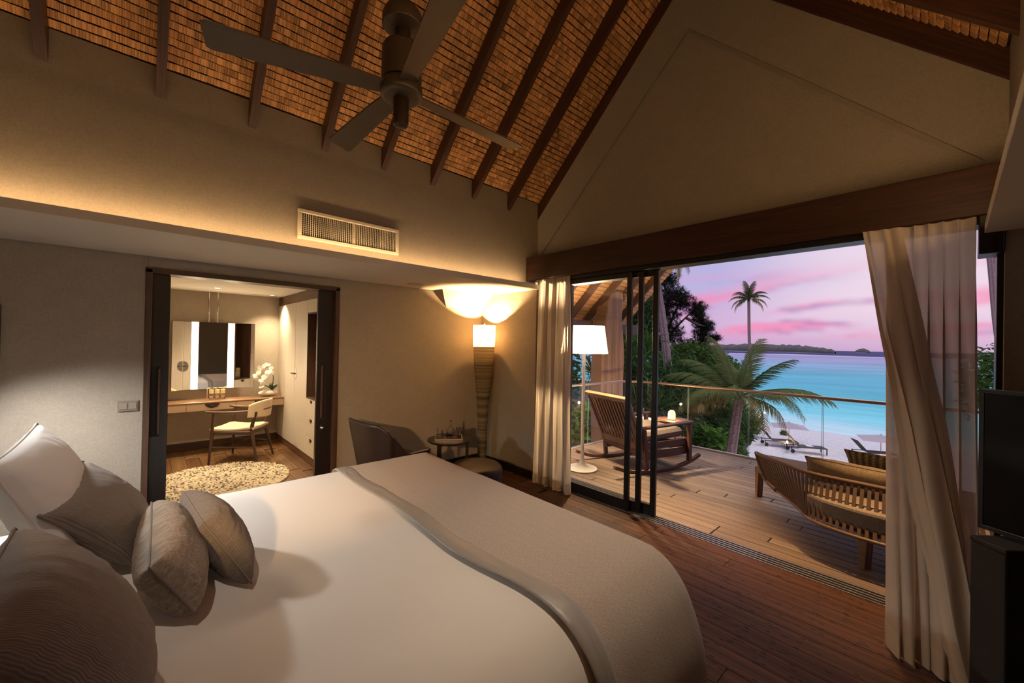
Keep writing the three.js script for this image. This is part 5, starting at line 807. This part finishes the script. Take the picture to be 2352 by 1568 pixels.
// shrubs: rosettes of strap leaves, or bushes of small leaves
const strap = (() => { const g = sheet((s, t) => V(s * 0.9, 0.26 * Math.sin(s * 2.3) - 0.22 * s * s, (t - 0.5) * 0.062 * (1 - s * s * 0.96) + 0), 6, 2); const p = g.attributes.position; for (let i = 0; i < p.count; i++) p.setY(i, p.getY(i) + Math.abs(p.getZ(i)) * 0.35); g.computeVertexNormals(); return g; })();
const blade = sheet((s, t) => V(s * 0.16, 0.02 * Math.sin(s * 3), (t - 0.5) * 0.075 * Math.sin(Math.PI * Math.min(1, s * 0.96 + 0.04))), 4, 2);
const spray = (() => { const r = rng(8), L = []; for (let i = 0; i < 16; i++) { const a = r() * 6.28, e = rr(-0.5, 0.9, r), l = rr(0.2, 0.42, r), g = new THREE.BufferGeometry(), d = [Math.cos(a) * Math.cos(e), Math.sin(e) - 0.25, Math.sin(a) * Math.cos(e)], w = 0.012, n = [-Math.sin(a), 0, Math.cos(a)]; g.setAttribute('position', new THREE.Float32BufferAttribute([n[0] * w, 0, n[2] * w, -n[0] * w, 0, -n[2] * w, d[0] * l, d[1] * l, d[2] * l], 3)); g.computeVertexNormals(); L.push(g); } return merge(L); })();
function bush(label, c, R, n, kind, color, seed, vary = 0.5) {
  const r = rng(seed), b = thing(kind === 'strap' ? 'screw_pine' : 'bush', label, kind === 'strap' ? 'plant' : 'bush', c), ms = [], cs = [], y0 = soilY(c[0], c[2]) - c[1];
  const stems = []; for (let i = 0; i < 7; i++) { const a = r() * 6.28, q = rr(0.2, 0.75, r); stems.push(limb([[0.1 * Math.cos(a), y0, 0.1 * Math.sin(a)], [R[0] * q * 0.5 * Math.cos(a), lerp(y0, 0, 0.6), R[2] * q * 0.5 * Math.sin(a)], [R[0] * q * Math.cos(a), rr(-0.2, 0.5, r) * R[1], R[2] * q * Math.sin(a)]], [0.06, 0.045, 0.02], 6, 3)); }
  part('stem', stems, barkDark, b);
  if (kind === 'strap') { const heads = Math.round(n / 34); for (let h = 0; h < heads; h++) { const a = r() * 6.28, u = Math.acos(rr(-0.75, 1, r)), q = Math.pow(r(), 0.4), hx = R[0] * q * Math.sin(u) * Math.cos(a), hy = R[1] * q * Math.cos(u), hz = R[2] * q * Math.sin(u) * Math.sin(a); for (let i = 0; i < 34; i++) { ms.push(mat4(hx, hy, hz, i * 2.4 + r(), rr(-0.3, 0.3, r), lerp(1.25, -0.5, i / 34) + rr(-0.15, 0.15, r), rr(0.7, 1.25, r))); const t = rr(1 - vary, 1 + vary, r); cs.push(new THREE.Color().setRGB(t, t, t * 0.95)); } } }
  else for (let i = 0; i < n; i++) { const a = r() * 6.28, u = Math.acos(rr(-0.8, 1, r)), lump = 0.75 + 0.5 * free(a * 1.6 + seed, u * 2.2, 4), q = Math.pow(r(), 0.33) * lump; ms.push(mat4(R[0] * q * Math.sin(u) * Math.cos(a), R[1] * q * Math.cos(u), R[2] * q * Math.sin(u) * Math.sin(a), r() * 6.28, rr(-0.9, 0.9, r), rr(-0.9, 0.9, r), rr(0.8, 1.7, r))); const t = rr(1 - vary, 1 + vary, r); cs.push(new THREE.Color().setRGB(t, t, t * 0.9)); }
  stuffCopies('foliage', kind === 'strap' ? strap : blade, leafM(color, 0.3), ms, cs, b); return b;
}
bush('dark screw pine with long strap leaves behind the leaning palm trunk', [15.7, -0.35, -6.6], [1.5, 1.2, 1.5], 1500, 'strap', [0.071, 0.142, 0.043], 41);
bush('dense dark screw pine between door frames and the pinkish trunk', [12.9, -0.2, -6.9], [1.2, 1.3, 1.1], 1300, 'strap', [0.057, 0.121, 0.038], 42);
bush('screw pine thicket left of the young palm crown', [18.4, -0.8, -7.2], [1.7, 1.3, 1.5], 1300, 'strap', [0.067, 0.135, 0.043], 43);
bush('screw pine low behind the round deck table', [11.0, -1.0, -5.7], [1.2, 1.2, 0.9], 1000, 'strap', [0.067, 0.128, 0.038], 44);
bush('dark shrub with the lamp post behind it at beach edge', [29.5, -3.6, -9.9], [2.0, 1.6, 1.5], 3400, 'leaf', [0.057, 0.115, 0.033], 45);
bush('bright green low bush below the young palm beside the railing', [12.9, -1.6, -5.15], [1.0, 0.8, 0.6], 2600, 'leaf', [0.114, 0.257, 0.048], 46);
bush('low green bush at the foot of the young palm', [15.4, -2.0, -5.7], [1.3, 0.9, 0.8], 2600, 'leaf', [0.081, 0.176, 0.038], 47);
bush('leafy green thicket seen left of the timber post', [8.8, 0.6, -8.3], [1.3, 1.5, 1.0], 3600, 'leaf', [0.067, 0.149, 0.033], 48);
bush('strap-leaved plant right of the timber post behind the glass', [10.6, 0.7, -6.7], [1.0, 1.4, 0.8], 1000, 'strap', [0.085, 0.189, 0.043], 49);
bush('lit green plant low at the left end of the deck', [7.6, -0.6, -5.9], [0.8, 0.8, 0.6], 1900, 'leaf', [0.152, 0.324, 0.057], 50);
bush('tall dark tree crown behind the door frames', [14.6, 2.5, -9.3], [1.9, 1.7, 1.5], 5200, 'leaf', [0.048, 0.101, 0.028], 51);
bush('broad olive bush in front of the casuarina trunk', [20.6, 0.7, -9.1], [2.2, 1.2, 1.6], 5200, 'leaf', [0.090, 0.149, 0.038], 52);
bush('yellowish green bush under the casuarina right branch', [24.6, 0.2, -9.6], [2.2, 1.35, 1.6], 4600, 'leaf', [0.114, 0.189, 0.043], 53);
bush('dark shrub beyond the strap plant at the rail corner', [11.2, -0.5, -6.9], [1.4, 1.5, 1.0], 3000, 'leaf', [0.052, 0.115, 0.028], 54);
bush('green bush at the bottom of the gap right of the curtain', [24.2, 0.3, 1.5], [1.5, 1.6, 1.5], 3000, 'leaf', [0.095, 0.176, 0.038], 55);
bush('small seedling bush alone on the sand under the near parasol', [45.6, -6.42, -10.8], [0.32, 0.2, 0.3], 160, 'leaf', [0.095, 0.162, 0.033], 56);
bush('sparse coastal bush on the sand bank by the lamp post', [42.0, -5.5, -12.6], [1.3, 1.0, 1.0], 1300, 'leaf', [0.067, 0.121, 0.033], 57);
{ // casuarina
  const t = thing('casuarina_tree', 'dark feathery casuarina tree against the sky beside the eaves', 'tree', [22.2, -5, -11.6]), r = rng(61), O = V(22.2, -5, -11.6);
  const br = [[[22.2, -5, -11.6], [22.1, -1, -11.7], [22.2, 2, -11.4], [22.3, 4.2, -11.1], [22.2, 5.6, -11.4]], [[22.1, 0.5, -11.6], [22.5, 2.4, -10.9], [22.9, 3.4, -10.2], [23.3, 3.9, -9.7]], [[22.2, 1.6, -11.4], [22.6, 3.6, -10.8], [22.8, 4.8, -10.3]], [[22.5, -4, -10.4], [23.6, 0, -9.9], [24.0, 2.6, -9.85], [24.0, 4.3, -10.0]], [[23.9, 1.4, -9.9], [24.1, 1.9, -9.5], [24.2, 2.2, -9.1]], [[22.1, 0, -11.7], [21.8, 2, -12.4], [21.7, 3.6, -12.8]], [[22.2, 2.4, -11.4], [21.9, 4.0, -12.0], [21.6, 5.0, -12.4]], [[22.9, 3.3, -10.3], [23.2, 2.9, -9.7], [23.6, 2.8, -9.2]]];
  br.forEach((b, i) => part(i ? 'branch' : 'trunk', [limb(b.map((p) => [p[0] - O.x, p[1] - O.y, p[2] - O.z]), i === 0 || i === 3 ? [0.22, 0.16, 0.1, 0.05] : [0.09, 0.06, 0.025], 8, 5)], barkDark, t));
  const blobs = [[22.3, 4.6, -11.0, 1.0], [22.3, 3.4, -11.3, 1.1], [22.8, 4.3, -10.5, 0.75], [23.2, 3.7, -9.9, 0.55], [21.8, 4.3, -12.2, 1.0], [21.7, 3.2, -12.7, 1.0], [22.6, 2.3, -11.0, 0.8], [24.0, 4.0, -10.0, 0.42], [24.0, 3.2, -9.95, 0.6], [24.05, 2.4, -9.8, 0.65], [24.2, 2.15, -9.15, 0.32], [23.6, 2.8, -9.35, 0.4], [24.0, 1.6, -9.9, 0.7], [22.4, 5.6, -11.2, 0.7], [22.0, 1.6, -11.8, 1.0], [23.3, 1.5, -10.5, 0.8]], ms = [], cs = [];
  for (const [x, y, z, R] of blobs) for (let i = 0; i < 420 * R * R + 50; i++) { const a = r() * 6.28, u = Math.acos(rr(-1, 1, r)), q = R * Math.pow(r(), 0.45) * (0.55 + 0.9 * free(a * 1.5 + x, u * 2 + y, 5)); ms.push(mat4(x - O.x + q * Math.sin(u) * Math.cos(a), y - O.y + q * Math.cos(u) * 0.85, z - O.z + q * Math.sin(u) * Math.sin(a), r() * 6, rr(-0.4, 0.4, r), rr(-0.4, 0.4, r), rr(0.6, 1.15, r))); const k = rr(0.6, 1.4, r); cs.push(new THREE.Color().setRGB(k, k, k)); }
  stuffCopies('needles', spray, leafM([0.045, 0.05, 0.03], 0.2), ms, cs, t);
}
// ---------------------------------------------------------------- on the beach
{
  const fr = M([0.022, 0.022, 0.024], { roughness: 0.5 }), mesh2 = M([0.04, 0.04, 0.045], { roughness: 0.85 });
  const l = thing('sun_lounger', 'black sun lounger with raised back, left of the lantern on the sand', 'sun lounger', [39.1, groundY(39.1, -10.2), -10.3], -1.0);   // local x: from head to foot
  part('frame', [span(-0.35, 1.35, 0.30, 0.34, -0.34, -0.30), span(-0.35, 1.35, 0.30, 0.34, 0.30, 0.34), span(1.31, 1.35, 0.30, 0.34, -0.30, 0.30)], fr, l);
  part('bed_sling', [span(0.10, 1.31, 0.325, 0.337, -0.30, 0.30, 0.003)], mesh2, l);
  part('back_sling', [place(cbox(0.78, 0.02, 0.66, -0.39, 0, 0, 0.004), 0.10, 0.345, 0, 0, 0, -0.86)], mesh2, l);
  for (const s of [-1, 1]) { part('leg', [span(1.30, 1.345, 0, 0.30, s * 0.32 - 0.02, s * 0.32 + 0.02)], fr, l); part('leg', [place(cbox(0.04, 0.34, 0.04, 0, 0, 0, 0.004), -0.30, 0.20, s * 0.32, 0, 0, 0.25)], fr, l); part('wheel', [place(lathe([[0, -0.022], [0.095, -0.022], [0.105, 0], [0.095, 0.022], [0, 0.022]], 20), -0.26, 0.105, s * 0.35, 0, Math.PI / 2)], fr, l); }
  l.scale.setScalar(1.45);
  dup(l, [38.15, groundY(38.2, -8.3), -8.25], -1.0, 'black sun lounger with a towel, right of the lantern on the sand'); dup(l, [40.6, groundY(40.6, -4.6), -4.5], -1.0, 'black sun lounger mostly hidden behind the daybed cushions');
  tag(part(numbered('towel'), [place(cbox(0.4, 0.05, 0.55, 0, 0, 0, 0.015), 38.15 + Math.cos(-1.0) * 0.95, groundY(38.2, -8.3) + 0.52, -8.25 - Math.sin(-1.0) * 0.95, -1.0)], M([0.75, 0.72, 0.68], { roughness: 1 }), scene), 'folded white towel on the right-hand beach lounger', 'towel');
  const tb = thing('beach_table', 'small black wire table between the two loungers under the lantern', 'table', [38.9, groundY(38.9, -9.1), -9.0], 0.5); part('table_top', [span(-0.28, 0.28, 0.40, 0.42, -0.28, 0.28)], fr, tb); for (const [x, z] of [[-1, -1], [-1, 1], [1, -1], [1, 1]]) part('leg', [span(x * 0.27 - 0.012, x * 0.27 + 0.012, 0, 0.40, z * 0.27 - 0.012, z * 0.27 + 0.012)], fr, tb);
  const cloth = M([0.62, 0.54, 0.54], { phys: true, roughness: 0.9, transmission: 0.25, thickness: 0, ior: 1.1, specularIntensity: 0.1 }), pole = M([0.62, 0.55, 0.45], { roughness: 0.5 });
  const um = thing('parasol', 'square pale pink beach parasol beside the two black loungers', 'parasol', [41.6, groundY(41.6, -9.5), -9.5], 0.35), H = 1.82, W = 1.25, d = 0.38;
  part('pole', [limb([[0, 0, 0], [0, H - 0.04, 0]], 0.028, 10, 1)], pole, um);
  part('canopy', [(() => { const g = sheet((s, t) => { const a = (s - 0.5) * 2, b = (t - 0.5) * 2, m = Math.max(Math.abs(a), Math.abs(b)); return V(a * W, H - d * m - 0.07 * m * (1 - m), b * W); }, 20, 20, 0.004); return g; })()], cloth, um);
  for (let k = 0; k < 8; k++) { const a = k * Math.PI / 4, R = k % 2 ? W * 1.37 : W * 0.97; part('rib', [limb([[0, H - 0.03, 0], [Math.cos(a + Math.PI / 4 * 0) * R, H - d - 0.012, Math.sin(a) * R]], 0.012, 6, 1)], pole, um); }
  part('finial', [place(new THREE.SphereGeometry(0.035, 12, 8), 0, H + 0.03, 0)], pole, um);
  dup(um, [41.3, groundY(41.3, -3.6), -3.55], 0.3, 'pale pink beach parasol partly behind the curtain, by the second lantern');
  const bl = thing('beach_lantern', 'glowing lantern by the small table between the two loungers', 'lantern', [38.9, groundY(38.9, -9.1) + 0.4205, -9.0]); part('glow', [lathe([[0, 0.02], [0.06, 0.02], [0.07, 0.1], [0.05, 0.2], [0, 0.22]], 18)], M([1, 0.9, 0.7], { emissive: new THREE.Color(1, 0.66, 0.3), emissiveIntensity: 9 }), bl); part('foot', [lathe([[0, 0], [0.06, 0], [0.06, 0.02], [0, 0.02]], 18)], fr, bl); point(bl, WARM, 6, 0, 0.12, 0, 2);
  dup(bl, [40.8, groundY(40.8, -3.1) + 0.001, -3.1], 0, 'glowing lantern on the sand by the parasol near the curtain');
  const lp = thing('lamp_post', 'short dark path lamp post at the beach edge behind the shrub', 'lamp post', [52.5, groundY(52.5, -14.6), -14.6]); part('post', [span(-0.09, 0.09, 0, 1.55, -0.09, 0.09, 0.01)], barkDark, lp); part('lamp_head', [place(new THREE.SphereGeometry(0.13, 16, 12), 0.12, 1.42, 0.2)], M([1, 0.9, 0.7], { emissive: new THREE.Color(1, 0.72, 0.4), emissiveIntensity: 5 }), lp);
  // boulder beyond the deck edge
  const rk = thing('rock', 'dark weathered boulder on the sand just beyond the deck edge', 'rock', [24.5, groundY(24.5, -8.0), -8.05]); { const g = new THREE.IcosahedronGeometry(1, 4), p = g.attributes.position; for (let i = 0; i < p.count; i++) { const x = p.getX(i), y = p.getY(i), z = p.getZ(i), n = 0.75 + 0.6 * free(x * 1.4 + 9, y * 1.4 + z, 6); p.setXYZ(i, x * n * 1.0, Math.max(-0.1, y * n * 0.7), z * n * 1.3); } g.computeVertexNormals(); part('stone', toCreasedNormals(g, 0.6), M([0.07, 0.07, 0.075], { roughness: 0.95 }), rk); }
}
renderer.render(scene, camera);
